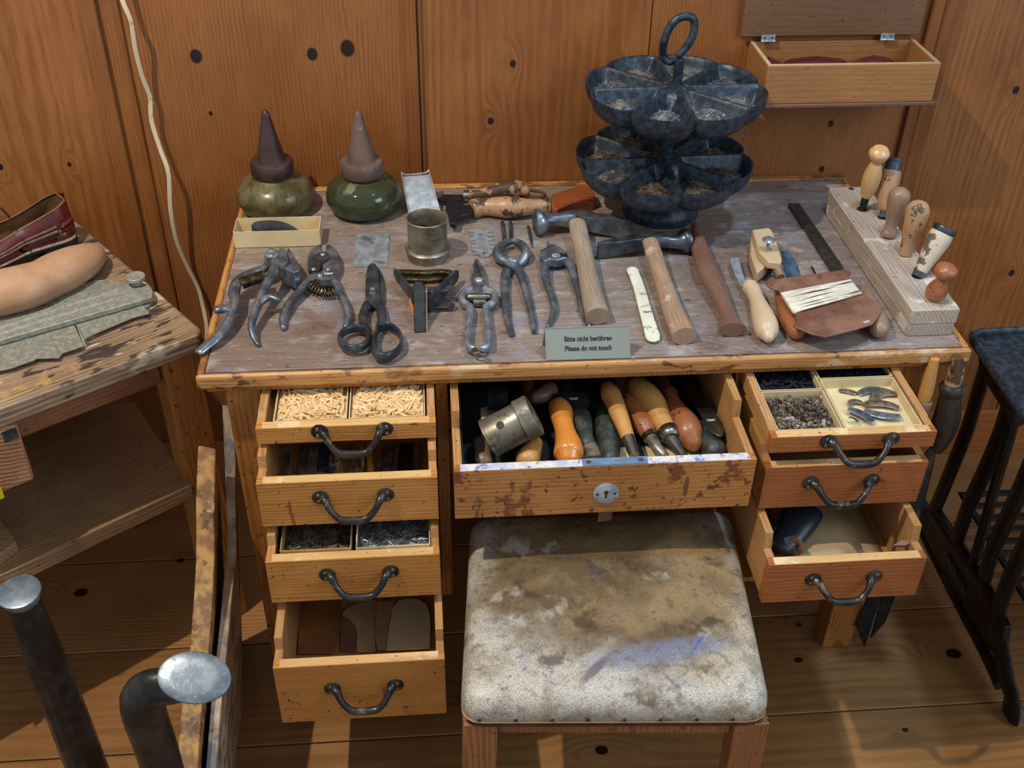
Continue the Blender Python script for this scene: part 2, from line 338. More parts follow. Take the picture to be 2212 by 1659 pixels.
M['lcream']=stuffmat('cream_leather','#cdbd92','#d8c9a0',14,0,.55)
M['paper']=stuffmat('brown_parchment','#a58c68','#b59b76',10,0,.6,blots=[('#c9b48a',5,.5,.2,.6)])
M['bleather']=stuffmat('blue_black_leather','#20262f','#2c3440',16,0,.4,bumpk=.15)
M['peg']=stuffmat('pale_wooden_pegs','#d9b27c','#ecd0a2',50,0,.5)
M['nail']=stuffmat('steel_nails','#606065','#9d9b98',60,.4,.35,.25)
M['oaktop']=wood('worn_lit_drawer_top','#a8743a','#dcb47a','X',.004,.42,fine=.3,vary=.3,rmix=.3,blots=[SPK,('#4a3020',40,.66,.04,.7),('#f0dcb8',14,.56,.1,.5)])  # paler through wear, with light on the top edge put into the colour
M['nailb']=stuffmat('dark_iron_nails','#584a3c','#8e8070',60,.35,.45,.3)
M['boardw']=stuffmat('cracked_board_edge','#7a5836','#b38a4c',45,0,.6,blots=[('#4a2a1c',30,.58,.05,.7),('#3a3440',14,.62,.05,.7),('#dccfb8',20,.64,.05,.6)],bumpk=.5,bscale=90)
M['boardg']=stuffmat('greasy_board_edge','#8a735a','#b7a388',22,0,.5,blots=[('#4d5668',20,.54,.06,.7),('#3a2a20',30,.6,.05,.6)],bumpk=.5,bscale=90)
M['boardf']=wood('weathered_board_face','#5a4638','#8f7a66','Y',.004,.6,fine=.7,rmix=.6)
M['gauge']=stuffmat('grey_gauge_steel','#8c8e85','#a9aba1',120,.3,.45,.35)
M['pull']=stuffmat('dark_bronze_pull','#1f1e1e','#3d3833',30,.45,.34,.25,blots=[('#84725a',40,.56,.08,.6)])
M['rubber']=stuffmat('black_rubber','#101012','#1c1c20',20,0,.5)
M['yellow']=stuffmat('yellow_label','#d8c020','#e0c828',5,0,.6)
M['stoolw']=wood('stool_wood','#6d3c1e','#a06a40','Z',.005,.4,fine=.4,vary=.5,blots=[SPK,('#3a1c12',18,.6,.06,.6)])
M['tack']=stuffmat('seat_edge_band','#2c2019','#4a3526',40,0,.6)
# cracked leather of the stool seat: stains keep their own shapes
def seatmat():
    nt=NT('cracked_white_leather'); v=nt.coords(False)
    big=nt.noise(v,7,4,.6,.4); 
    sp=nt.n('ShaderNodeSeparateXYZ'); nt.l(v,sp.inputs[0])
    dx=nt.math('MULTIPLY',nt.math('SUBTRACT',sp.outputs[0],.03),3.3); dy=nt.math('MULTIPLY',nt.math('SUBTRACT',sp.outputs[1],.045),4.3)
    d=nt.math('SQRT',nt.math('ADD',nt.math('MULTIPLY',dx,dx),nt.math('MULTIPLY',dy,dy)))
    cen=nt.math('ADD',nt.step(d,1.05,.3),nt.math('MULTIPLY',nt.math('SUBTRACT',big,.5),1.9))
    k=nt.step(cen,.05,.8)
    c=nt.mix(k,hx('#c3bcae'),hx('#675236'))
    warm=nt.noise(v,5,3); c=nt.mix(nt.math('MULTIPLY',nt.step(warm,.5,.62),.4),c,hx('#c8a878'))
    for col,sc,th,so,am in (('#3a2a1a',16,.56,.10,.75),('#8d9ab4',9,.60,.08,.35),('#4a5166',12,.63,.07,.5),('#d8d2c2',11,.58,.10,.45),('#5a2c22',20,.70,.02,.8),('#202024',45,.70,.02,.8)):
        n_=nt.noise(nt.mapping(v,(1,1,1),(sc,sc*.3,0)),sc,4,.6); c=nt.mix(nt.math('MULTIPLY',nt.step(n_,th,th+so),am),c,hx(col))
    # broad blue sheen painted into the leather; thinner blue and purple strokes near the front
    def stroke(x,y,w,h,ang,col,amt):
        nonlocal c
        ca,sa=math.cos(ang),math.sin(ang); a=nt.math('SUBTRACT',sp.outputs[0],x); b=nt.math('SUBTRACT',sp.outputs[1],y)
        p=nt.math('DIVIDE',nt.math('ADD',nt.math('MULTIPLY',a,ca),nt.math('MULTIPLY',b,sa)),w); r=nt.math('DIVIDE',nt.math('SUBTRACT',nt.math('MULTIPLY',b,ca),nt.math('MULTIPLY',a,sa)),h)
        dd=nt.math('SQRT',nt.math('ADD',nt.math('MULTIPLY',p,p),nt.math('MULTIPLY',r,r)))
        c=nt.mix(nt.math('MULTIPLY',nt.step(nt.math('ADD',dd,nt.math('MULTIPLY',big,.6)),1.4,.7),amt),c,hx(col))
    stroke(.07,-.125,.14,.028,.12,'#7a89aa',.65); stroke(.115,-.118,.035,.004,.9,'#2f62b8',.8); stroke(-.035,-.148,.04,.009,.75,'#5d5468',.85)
    vo=nt.n('ShaderNodeTexVoronoi',feature='DISTANCE_TO_EDGE'); nt.l(v,vo.inputs['Vector']); vo.inputs['Scale'].default_value=430
    cr=nt.step(vo.outputs[0],.0,.30); nf=nt.noise(v,70,4); 
    gr=nt.noise(v,640,2); md=nt.noise(v,26,5,.7)
    c=nt.mix(nt.math('MULTIPLY',nt.step(md,.46,.62),.5),c,hx('#7f6c50'))
    c=nt.mix(nt.math('MULTIPLY',nt.step(gr,.47,.62),.6),c,hx('#4d3f2b'))
    c=nt.mix(nt.math('MULTIPLY',nt.step(nf,.55,.68),.45),c,hx('#4a3b28'))
    setcol(nt,c); nt.b.inputs['Roughness'].default_value=.42; nt.bump(gr,.4,.0008); return nt.mat
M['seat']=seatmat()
def glassmat(name,tint,dirt,amt):
    nt=NT(name); v=nt.coords(); b=nt.b; b.inputs['Transmission Weight'].default_value=.75; b.inputs['IOR'].default_value=1.5
    n_=nt.noise(v,22,6,.65,.5); n2=nt.noise(v,9,4)
    k=nt.step(n_,.62-amt,.72-amt*.6); c=nt.mix(k,hx(tint),hx(dirt)); c=nt.mix(nt.math('MULTIPLY',nt.step(n2,.5,.7),.5),c,hx('#2e3324')); setcol(nt,c)
    mr=nt.n('ShaderNodeMapRange'); nt.l(k,mr.inputs[0]); mr.inputs[3].default_value=.75; mr.inputs[4].default_value=.05; nt.l(mr.outputs[0],b.inputs['Transmission Weight'])
    mr=nt.n('ShaderNodeMapRange'); nt.l(k,mr.inputs[0]); mr.inputs[3].default_value=.06; mr.inputs[4].default_value=.5; nt.l(mr.outputs[0],b.inputs['Roughness']); return nt.mat
M['glass1']=glassmat('grimy_green_glass','#857c4e','#6a5c40',.22)
M['glass2']=glassmat('dark_green_glass','#66704a','#6e6a50',.09)
M['glue']=stuffmat('dried_glue','#3c4426','#59603a',20,0,.5)
M['rimy']=wood('worn_side_edge_wood','#8a4f22','#cc9a5c','Y',.004,.42,fine=.5,vary=.4,blots=[('#5a2a12',15,.54,.08,.7,(1,.5,1)),('#3a1c10',34,.60,.06,.7,(1,.5,1)),SPK])
M['head']=stuffmat('pitted_bluish_steel','#66727e','#8794a0',70,.6,.42,.32,blots=[('#a8b4be',160,.62,.05,.5)],bumpk=.1)
M['post']=stuffmat('dark_forged_iron','#23211f','#3a3734',30,.45,.42,.32,bumpk=.3,bscale=260)
# ================================================================== THE ROOM
def planks(name, mat, cells, kind='structure'):
    mb=MB(); tn=[]; off=[]; rng=random.Random(3)
    for a,b,t in cells:
        mb.box(a,b); o=(rng.uniform(-3,3),rng.uniform(-3,3),rng.uniform(-3,3)); tn+=[t if t is not None else rng.uniform(0,.3)]*6; off+=[o]*6
    o=build(name, mb, mat, flat=True, fix=False)
    me=o.data; org=ORG[o.name]
    # texture space of the room surfaces is the room's own, so knots sit where they are
    for vt in me.vertices: vt.co += org
    o.location=(0,0,0); ORG[o.name]=Vector((0,0,0))
    a=me.attributes.new('plank','FLOAT_VECTOR','FACE'); a.data.foreach_set('vector',[c for v in off for c in v])
    a=me.attributes.new('tone','FLOAT','FACE'); a.data.foreach_set('value',tn)
    b=o.modifiers.new('bevel','BEVEL'); b.width=.0015; b.segments=1
    o['kind']=kind; return o
WY=.62
# wall boards: broad panels with narrow moulded cover strips over the joints
ed=[-1.25,-.62,-.225,.352,.775,1.315,1.70,2.3,2.9]
cells=[]
tones=[.15,.1,.25,.05,.1,.05,.3,.1]
for i in range(len(ed)-1): cells.append(((ed[i]+.001,WY,0),(ed[i+1]-.001,WY+.03,2.4),tones[i]))
planks('wall_back', M['wall'], cells)
for k,(a,b,y) in enumerate(((-.235,-.205,.012),(-.175,-.168,.006),(.325,.347,.010),(.349,.356,.005),(1.296,1.318,.012),(1.320,1.352,.007))):
    o=planks('trim_%d'%(k+1), M['wall'], [((a,WY-y,0),(b,WY+.001,2.4),.45)])
y=-1.9; cells=[]; yb=[.62]
e=[-1.4,-1.12,-.85,-.60,-.34,-.1125,.126,.372,.62]
rng=random.Random(5)
for i in range(len(e)-1):
    cells.append(((-1.6,e[i]+.0015,-.03),(3.0,e[i+1]-.0015,0),rng.uniform(0,.25)))
planks('floor', M['floor'], cells)
sub=MB(); sub.box((-1.6,-1.4,-.05),(3,.66,-.031)); tag(build('floor_subfloor', sub, M['rubber']),None,None,None,'structure').name='floor_base'
mb=MB(); mb.box((-1.6,.609,0),(3.0,.6205,.128)); tag(build('baseboard_back',mb,wood('baseboard_pine','#7a4014','#b8733a','X',.007,.42,fine=.3,vary=.4,rmix=.45),bevel=.002),None,None,None,'structure')
# ================================================================== DESK
desk=thing('workbench_desk','cobbler\'s wooden desk with worn top and eight pulled-out drawers','desk',(.6,.3,0))
D=.613
mb=MB(); mb.box((.014,.010,T-.022),(1.186,D-.012,T)); build('desktop_panel', mb, M['top'], desk, bevel=.001)
def rimstrip(a,b,m=M['rim']):
    mb=MB(); mb.box(a,b); return build('edge_strip', mb, m, desk, bevel=.006, seg=3)
rimstrip((0,-.002,T-.026),(1.2,.0095,T-.0002)); rimstrip((0,.0096,T-.026),(.0135,D,T-.0002),M['rimy']); rimstrip((1.1865,.0096,T-.026),(1.2,D,T-.0002),M['rimy'])
mb=MB(); mb.box((0.0,D-.012,T-.026),(1.2,D+.004,T+.004)); build('back_strip', mb, M['rim'], desk, bevel=.002)
mb=MB(); mb.box((.012,.008,T-.036),(1.18,.03,T-.0262)); build('front_rail', mb, M['frame'], desk, bevel=.001)
def fr(name,a,b,m='frame',bev=.002):
    mb=MB(); mb.box(a,b); return build(name, mb, M[m], desk, bevel=bev)
fr('leg',(.035,.022,0),(.0885,.06,T-.036)); fr('leg',(1.110,.038,0),(1.168,.095,T-.036)); fr('leg',(.035,.52,0),(.085,.58,T-.036)); fr('leg',(1.11,.52,0),(1.168,.58,T-.036))
fr('side_panel',(.036,.08,.20),(.052,.52,T-.036)); fr('side_panel',(.356,.022,.225),(.3755,.58,T-.036)); fr('side_panel',(.834,.022,.225),(.838,.58,T-.036))
fr('side_panel',(1.150,.095,.20),(1.166,.52,T-.036)); fr('stile',(.8385,.022,.30),(.8365+.004,.04,T-.036))
fr('stile',(1.097,.024,.225),(1.1095,.05,T-.036))
fr('back_panel',(.052,.565,.20),(1.15,.58,T-.036)); fr('case_floor',(.054,.03,.212),(.356,.56,.224)); fr('case_floor',(.838,.03,.212),(1.15,.56,.224))
fr('drawer_rail',(.3756,.024,.645),(.3775,.5,.66)); 
def handle_mb(xc,y,z,w=.1,m=0):
    mb=MB(); h=w/2
    for s in (-1,1):
        mb.lathe((xc+s*h,y,z),(0,-1,0),[(0,.0125),(.002,.0125),(.004,.010),(.0042,.0001)],20,0)
        for dz in (-.0058,.0058): mb.lathe((xc+s*h+s*.003,y-.0038,z+dz),(0,-1,0),[(0,.0032),(.0008,.0028),(.0009,.0001)],10,1)
    mb.tube([(xc-h+.004,y-.003,z),(xc-h+.008,y-.010,z-.001),(xc-h+.014,y-.019,z-.009),(xc-h+.024,y-.025,z-.0195),(xc-.013,y-.027,z-.0235),(xc+.013,y-.027,z-.0235),(xc+h-.024,y-.025,z-.0195),(xc+h-.014,y-.019,z-.009),(xc+h-.008,y-.010,z-.001),(xc+h-.004,y-.003,z)],[.007,.006,.0048,.0052,.0060,.0060,.0052,.0048,.006,.007],12,0,sub=4,up=(0,1,0))
    return mb
def drawer(x0,x1,yf,zb,zt,sidez,back=.42,hand=True,m='oak',top=None,step=.035,hx_=None,hz=None,hw=.095):
    mb=MB(); ft=.017
    mb.box((x0,yf,zb),(x1,yf+ft,zt))                                        # front board
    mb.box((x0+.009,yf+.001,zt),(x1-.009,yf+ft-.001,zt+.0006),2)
    for s in (0,1):                                                         # sides step up behind the front
        a=x0+.0005 if s==0 else x1-.0125; b=a+.012
        prof=[(yf+ft-.0002,zb+.003),(back,zb+.003),(back,sidez),(yf+step+.004,sidez),(yf+step,zt),(yf+ft-.0002,zt)]
        mb.prism([(a,p[0],p[1]) for p in prof],(.012,0,0),1)
    mb.box((x0+.0125,yf+ft,zb+.004),(x1-.0125,back,zb+.009),1); mb.box((x0+.0125,back-.01,zb+.009),(x1-.0125,back,sidez),1)
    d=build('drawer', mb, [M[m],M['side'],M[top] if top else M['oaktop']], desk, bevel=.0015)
    if hand:
        h=handle_mb(hx_ if hx_ else (x0+x1)/2, yf, hz if hz else (zb+zt)/2+.01, hw); build('handle', h, [M['pull'],M['ferr']], d)
    return d
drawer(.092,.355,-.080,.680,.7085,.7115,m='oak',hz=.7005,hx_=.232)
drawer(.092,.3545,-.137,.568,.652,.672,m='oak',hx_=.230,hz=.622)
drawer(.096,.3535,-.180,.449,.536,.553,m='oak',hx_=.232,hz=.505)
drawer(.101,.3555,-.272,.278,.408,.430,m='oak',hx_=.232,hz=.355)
mid=drawer(.3785,.823,-.157,.585,.677,.708,m='oakd',hand=False,top='sheenw',step=.10)
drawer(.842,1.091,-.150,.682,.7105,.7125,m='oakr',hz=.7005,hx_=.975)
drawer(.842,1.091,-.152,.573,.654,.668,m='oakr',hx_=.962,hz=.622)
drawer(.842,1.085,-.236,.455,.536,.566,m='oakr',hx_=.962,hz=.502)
# lock plates of the middle drawer
ke=MB(); kx,kz=ay(1309,1065,-.157).x, ay(1309,1065,-.157).z
ke.lathe((kx,-.157,kz),(0,-1,0),[(0,.0195),(.0015,.0195),(.0022,.0175),(.0023,.0001)],32,0)
ke.lathe((kx,-.1593,kz+.003),(0,-1,0),[(0,.0035),(.0004,.0034),(.0005,.0001)],14,1); ke.box((kx-.0015,-.1597,kz-.008),(kx+.0015,-.1593,kz+.003),1)
for s in (-1,1): ke.lathe((kx+s*.013,-.1593,kz),(0,-1,0),[(0,.0022),(.0007,.0018),(.0008,.0001)],10,2)
build('keyhole_plate', ke, [M['tinb'],M['ink'],M['brass']], mid)
lp=MB(); a=az(1258,1000,.677).x; b=az(1398,994,.677).x
lp.box((a,-.1565,.677),(b,-.141,.6787),0); lp.box((a+.048,-.151,.6787),(a+.07,-.147,.679),2)
for s in (a+.009,b-.009): lp.lathe((s,-.149,.6787),(0,0,1),[(0,.0042),(.0005,.004),(.0006,.0001)],14,1)
build('lock_plate', lp, [stuffmat('blue_sheen_steel','#6f8fb8','#8fa8c8',60,.5,.4,blots=[('#46658f',50,.6,.05,.6)]),M['steel'],M['bright']], mid)  # the plate's blue colour stands for cool light falling on it
st=MB(); x=ay(1299,1140,-.12).x
st.rings([[Vector((x-.011,-.139,.587)),Vector((x+.012,-.139,.587)),Vector((x+.012,-.141,.587)),Vector((x-.011,-.141,.587))],[Vector((x-.010,-.138,.57)),Vector((x+.011,-.138,.57)),Vector((x+.011,-.140,.57)),Vector((x-.010,-.140,.57))],[Vector((x-.011,-.137,.548)),Vector((x+.010,-.135,.548)),Vector((x+.010,-.137,.548)),Vector((x-.011,-.139,.548))]])
build('leather_tab', st, M['leather'], mid)
# round drawer-bottom ledge under the back of the desk is hidden
# ================================================================== ON THE DESK
def flat(mb, Z, outline, z1, z0, m=0):      # plate lying on the desk: outline traced on its own top surface
    mb.prism([q(Z,x,y,z1) for x,y in outline], (0,0,z0-z1), m); return mb
def rod(mb, Z, pts, n=12, m=0, sub=4, k=1, **kw):   # pts: (x, y, height above desk, radius or (wide, high))
    mb.tube([q(Z,p[0],p[1],T+p[2]) for p in pts],[p[3] for p in pts],n,m,sub=sub,**kw); return mb
def rivet(mb, Z, x, y, h, r, hh=.002, m=0):
    p=q(Z,x,y,T+h); mb.lathe(p,(0,0,1),[(-.002,r),(hh*.4,r),(hh*.85,r*.7),(hh,1e-4)],16,m); return mb
# ---- glue bottles
def bottle(cx, cy, glass, cap, label):
    b=thing('glue_bottle',label,'bottle',(cx,cy,T),'squat green glue bottles')
    out=[(0,.050),(.004,.058),(.012,.066),(.024,.0705),(.038,.0705),(.050,.066),(.060,.056),(.067,.043),(.072,.034),(.078,.030),(.090,.029)]
    inn=[(.090,.026),(.078,.027),(.071,.031),(.066,.040),(.058,.053),(.048,.063),(.037,.0675),(.024,.0675),(.013,.063),(.007,.055),(.0045,.045),(.0045,1e-4)]
    mb=MB(); mb.lathe((cx,cy,T),(0,0,1),[(0,1e-4)]+out+inn,48,cap=False); build('glass_body',mb,glass,b,ang=60)
    mb=MB(); mb.lathe((cx,cy,T),(0,0,1),[(.005,1e-4),(.005,.044),(.0135,.0622),(.024,.0667),(.033,.0667),(.0335,1e-4)],40,cap=False); build('glue',mb,M['glue'],b)
    mb=MB(); mb.lathe((cx,cy,T),(0,0,1),[(.074,.030),(.074,.0385),(.076,.0395),(.096,.0395),(.100,.0375),(.1015,.034),(.102,.0265)]+[(.106,.0255),(.150,.0155),(.183,.0085),(.189,.0075),(.1935,.005),(.196,.002),(.1965,1e-4)],40)
    build('cone_cap',mb,cap,b,ang=30); return b
bottle(.073,.532,M['glass1'],M['bake'],'squat green glass glue bottle, grimy and matt, with dark cone cap, behind the cardboard box')
bottle(.2375,.522,M['glass2'],M['bake2'],'squat glossy green glass glue bottle with chipped brown cone cap, beside the tin scoop')
# ---- cardboard box with charcoal
bx=thing('cardboard_box','small cream cardboard box without lid, in front of the left bottle','box',(.088,.413,T))
mb=MB(); t=.0012; x0,x1,y0,y1,h=.013,.163,.384,.436,.033
mb.box((x0,y0,T+.0003),(x1,y1,T+.0015)); mb.box((x0,y0,T),(x1,y0+t,T+h)); mb.box((x0,y1-t,T),(x1,y1,T+h)); mb.box((x0,y0+t,T),(x0+t,y1-t,T+h)); mb.box((x1-t,y0+t,T),(x1,y1-t,T+h))
build('tray',mb,M['card'],bx)
mb=MB(); mb.tube([(.050,.421,T+.018),(.075,.42,T+.019),(.1,.419,T+.016),(.122,.415,T+.011)],[(.010,.0145),(.0105,.016),(.009,.013),(.004,.006)],9,sub=3,round_ends=True)
build('charcoal_stick',mb,M['char'],label='black charcoal stick lying in the cream cardboard box',cat='charcoal')
# ---- hammer-jawed lasting pincers
o=thing('hammer_pincers','steel pliers with square hammer jaw and finger hooks, left front on desk','pliers',q(Z3,600,700,T))
mb=MB(); rod(mb,Z3,[(760,330,.034,(.011,.006)),(725,440,.033,(.008,.007)),(580,500,.032,(.008,.007)),(440,580,.031,(.009,.007)),(395,690,.029,(.010,.007)),(408,800,.026,(.008,.007)),(385,890,.023,(.0075,.007)),(320,1030,.018,(.008,.007)),(220,1150,.013,(.009,.006)),(120,1230,.009,(.009,.005)),(50,1290,.006,(.008,.0045))],14,round_ends=True)
rod(mb,Z3,[(385,830,.025,(.006,.005)),(340,850,.028,(.006,.006)),(280,862,.030,(.0075,.007)),(230,878,.030,(.0065,.006))],12,round_ends=True); build('handle',mb,M['steel'],o)
mb=MB(); rod(mb,Z3,[(775,310,.042,(.012,.006)),(810,410,.042,(.0095,.007)),(775,520,.040,(.009,.007)),(715,620,.036,(.0085,.007)),(680,700,.033,(.007,.007)),(640,800,.029,(.007,.007)),(600,900,.025,(.007,.007)),(570,1000,.020,(.0065,.006)),(572,1080,.015,(.006,.005)),(600,1160,.009,(.0055,.004)),(635,1212,.006,(.004,.003))],14,round_ends=True)
rod(mb,Z3,[(640,820,.028,(.006,.005)),(700,765,.031,(.006,.006)),(760,745,.032,(.0065,.006)),(820,770,.030,(.006,.006))],12,round_ends=True); build('handle',mb,M['steel'],o)
mb=MB(); mb.prism([q(Z3,x,y,T+.046) for x,y in ((845,245),(900,260),(945,380),(850,460),(850,400),(830,350))],(0,0,-.018)); 
a=[q(Z3,x,y,T+.044) for x,y in ((890,255),(960,262),(1045,420),(1050,470))]; 
mb.prism([q(Z3,x,y,T+.040) for x,y in ((930,245),(975,300),(1050,430),(1045,480),(985,500),(860,440),(945,380),(915,300))],(0,0,-.032)); build('hammer_jaw',mb,M['steel'],o,bevel=.0015)
mb=MB(); rivet(mb,Z3,770,320,.048,.0115,.003); p=q(Z3,768,300,T+.051); mb.lathe(p,(0,0,1),[(-.004,.0085),(.004,.008),(.006,.005),(.0062,1e-4)],6); build('pivot_bolt',mb,M['bright'],o,bevel=.0005)
mb=MB(); a=q(Z3,470,610,T+.030); b=q(Z3,705,530,T+.036)
def coil(mb,a,b,R,turns,r,sag=0,n=6,m=0,per=14):
    a=Vector(a);b=Vector(b); d=(b-a).normalized(); x=d.orthogonal().normalized(); y=d.cross(x); N=int(turns*per); pts=[]
    for i in range(N+1):
        t=i/N; w=2*math.pi*turns*t; c=a.lerp(b,t); pts.append(c+x*R*math.cos(w)+y*R*math.sin(w)+Vector((0,-sag*4*t*(1-t),0)))
    mb.tube(pts,r,n,m)
coil(mb,a,b,.0085,13,.0019); build('coil_spring',mb,M['brass'],o)
# ---- punch pliers
o=thing('punch_pliers','grey steel compound pliers with rounded jaws, open handles and coil spring','pliers',q(Z3,1230,750,T))
L=[(1262,218),(1235,216),(1190,238),(1150,275),(1128,330),(1122,400),(1130,455),(1145,490),(1185,510),(1228,495),(1250,455),(1252,405),(1275,380),(1262,330),(1275,290)]
R=[(1308,220),(1340,218),(1385,242),(1425,285),(1445,335),(1448,395),(1438,450),(1405,500),(1330,500),(1275,470),(1262,400),(1300,380),(1335,350),(1335,310),(1300,288)]
mb=MB(); flat(mb,Z3,L,T+.020,T+.008); build('jaw',mb,M['steel'],o,bevel=.0025); mb=MB(); flat(mb,Z3,R,T+.019,T+.006); build('jaw',mb,M['steel'],o,bevel=.0025)
mb=MB(); flat(mb,Z3,[(1240,300),(1265,292),(1310,292),(1345,320),(1345,350),(1310,380),(1265,400),(1252,460),(1225,500),(1180,505),(1150,480),(1140,440),(1150,380),(1200,330)],T+.0225,T+.0195); build('cover_plate',mb,M['steeld'],o,bevel=.0006)
mb=MB(); rod(mb,Z3,[(1240,530,.016,(.010,.005)),(1150,575,.016,(.008,.007)),(1060,680,.014,(.007,.007)),(970,780,.012,(.007,.007)),(910,880,.010,(.0075,.007)),(880,970,.008,(.0065,.007)),(885,1045,.006,(.005,.005))],12,round_ends=True); build('handle',mb,M['steel'],o)
mb=MB(); rod(mb,Z3,[(1300,500,.016,(.010,.006)),(1375,560,.015,(.008,.007)),(1425,660,.013,(.0075,.007)),(1480,770,.012,(.0075,.007)),(1520,870,.010,(.0075,.007)),(1528,960,.008,(.0065,.007)),(1505,1040,.006,(.005,.005))],12,round_ends=True)
flat(mb,Z3,[(1200,520),(1250,505),(1300,460),(1380,460),(1400,500),(1385,560),(1330,575),(1250,575),(1205,555)],T+.021,T+.010); build('handle',mb,M['steel'],o)
for x,y in ((1277,323),(1187,470),(1333,470),(1250,530)): build('rivet',rivet(MB(),Z3,x,y,.022,.0045,.003),M['bright'],o)
mb=MB(); pts=[q(Z3,1120+270*t,610+(40*4*t*(1-t))+70*t,T+.014) for t in [i/8 for i in range(9)]]
P=[]; 
for i in range(150):
    t=i/149; k=t*8; j=min(int(k),7); c=pts[j].lerp(pts[j+1],k-j); d=(pts[j+1]-pts[j]).normalized(); x=Vector((0,0,1)); y=d.cross(x); w=2*math.pi*10*t; P.append(c+x*.0075*math.cos(w)+y*.0085*math.sin(w))
mb.tube(P,.0013,6); build('coil_spring',mb,M['brass'],o)
text('7583',.0075,q(Z3,1335,513,T+.0235),q(Z3,1380,513,T)-q(Z3,1290,520,T),(0,0,1),M['white'],o,depth=.0002)
# ---- tin snips
o=thing('tailor_shears','dark steel shears with two oval finger rings, blades closed','scissors',q(Z3,1780,900,T))
mb=MB(); flat(mb,Z3,[(1765,405),(1790,403),(1812,425),(1828,480),(1838,640),(1866,782),(1800,838),(1703,778),(1700,690),(1708,520),(1722,450),(1740,420)],T+.014,T+.0085); rod(mb,Z3,[(1835,815,.010,(.008,.005)),(1862,900,.011,(.008,.006)),(1868,980,.011,(.0075,.006)),(1845,1050,.010,(.007,.006))],12)
ring=[(1838,1060),(1900,1036),(1970,1052),(2035,1108),(2062,1180),(2050,1250),(1990,1310),(1900,1345),(1825,1325),(1790,1240),(1800,1140)]
mb.tube([q(Z3,x,y,T+.013) for x,y in ring],[(.0035,.009) if i not in (7,8,9) else (.006,.009) for i in range(11)],10,sub=4,closed=True); build('blade',mb,M['steeld'],o,bevel=.0006)
mb=MB(); flat(mb,Z3,[(1820,440),(1850,480),(1875,540),(1890,640),(1892,760),(1880,830),(1862,800),(1800,700),(1800,500)],T+.0085,T+.004); rod(mb,Z3,[(1735,800,.009,(.009,.005)),(1695,880,.010,(.008,.006)),(1680,960,.011,(.0075,.006)),(1695,1040,.011,(.007,.006)),(1730,1090,.010,(.006,.006))],12)
ring=[(1700,1075),(1620,1055),(1530,1072),(1462,1120),(1450,1180),(1490,1235),(1570,1262),(1660,1248),(1720,1200),(1735,1130)]
mb.tube([q(Z3,x,y,T+.014) for x,y in ring],(.0045,.008),10,sub=4,closed=True); build('blade',mb,M['steeld'],o,bevel=.0006)
mb=MB(); p=q(Z3,1776,705,T+.014); mb.lathe(p,(0,0,1),[(0,.006),(.002,.006),(.002,.0045),(.009,.0045),(.010,.003),(.0101,1e-4)],8); build('pivot_bolt',mb,M['bright'],o)
# ---- small folded tin plates
mb=MB(); flat(mb,Z3,[(1605,122),(1935,120),(1940,165),(1925,440),(1590,440),(1602,170)],T+.0018,T+.0004); flat(mb,Z3,[(1607,117),(1935,115),(1940,165),(1602,172)],T+.0034,T+.0018)
build('tin_plate',mb,M['tinb'],label='small square grey tin plate with folded rim lying above the shears',cat='metal plate')
o=thing('tin_scoop','grey tin channel scoop with turned up sides behind the round tin cup','scoop',q(Z4,430,400,T))
mb=MB(); A=Vector((.322,.470,T+.002)); B=Vector((.378,.476,T+.002)); C=ay(926,377,.56); Dp=ay(868,382,.56); n=Vector((0,.45,.9)).normalized()
def plate(mb,a,b,c,d,th,nn,m=0): mb.prism([a,b,c,d],Vector(nn)*-th,m)
plate(mb,A,B,C,Dp,.0012,n); plate(mb,A,Dp,Dp+n*.009,A+n*.009,.0012,(1,0,0)); plate(mb,B,C,C+n*.009,B+n*.009,.0012,(-1,0,0))
build('channel',mb,M['tinb'],o); mb=MB(); mb.tube([Dp+n*.0095,Dp.lerp(C,.08)+n*.004,Dp.lerp(C,.5)+n*.003,Dp.lerp(C,.92)+n*.004,C+n*.0095],.0016,8,sub=3); build('rolled_rim',mb,M['tinb'],o)
mb=MB(); mb.prism([Vector((.318,.51,T)),Vector((.381,.515,T)),C.lerp(B,.35),Dp.lerp(A,.35)],(0,.0012,0)); build('prop_plate',mb,M['tinb'],o)
# ---- tin cup
o=thing('tin_cup','round open tin cup with rolled rim on a flared base ring','tin cup',(.353,.338,T))
mb=MB(); mb.lathe((.353,.338,T),(0,0,1),[(0,1e-4),(0,.0365),(.016,.0385),(.0185,.0405),(.0205,.0385),(.0215,.0345),(.072,.0345),(.0735,.036),(.0755,.036),(.0765,.0345),(.0755,.0335),(.060,.0335),(.003,.0335),(.003,1e-4)],48,cap=False); build('cup_wall',mb,M['tin'],o,ang=50)
# ---- spring-arm eyelet stand pliers lying on their back
o=thing('spring_eyeleter','black eyelet pliers lying open with two barrel springs and upright plate','pliers',q(Z4,450,1350,T))
def strap(mb,Z,pts,h,th,m=0):     # upright flat strap following a line, h(eight) list, bottom z list
    ps=[]; 
    for (x,y,zb,zt) in pts:
        ps.append((q(Z,x,y,T+zt),zb,zt))
    d=[ (ps[min(i+1,len(ps)-1)][0]-ps[max(i-1,0)][0]) for i in range(len(ps))]; rs=[]
    for (p,zb,zt),dd in zip(ps,d):
        s=Vector((dd.y,-dd.x,0)).normalized()*th/2; lo=Vector((p.x,p.y,T+zb)); hi=Vector((p.x,p.y,T+zt)); rs.append([lo-s,lo+s,hi+s,hi-s])
    mb.rings(rs,m)
mb=MB(); strap(mb,Z4,[(150,1015,.014,.026),(175,1035,.010,.030),(250,1130,.010,.030),(320,1215,.008,.030),(340,1260,.008,.030)],0,.006); build('arm',mb,M['steeld'],o,bevel=.001)
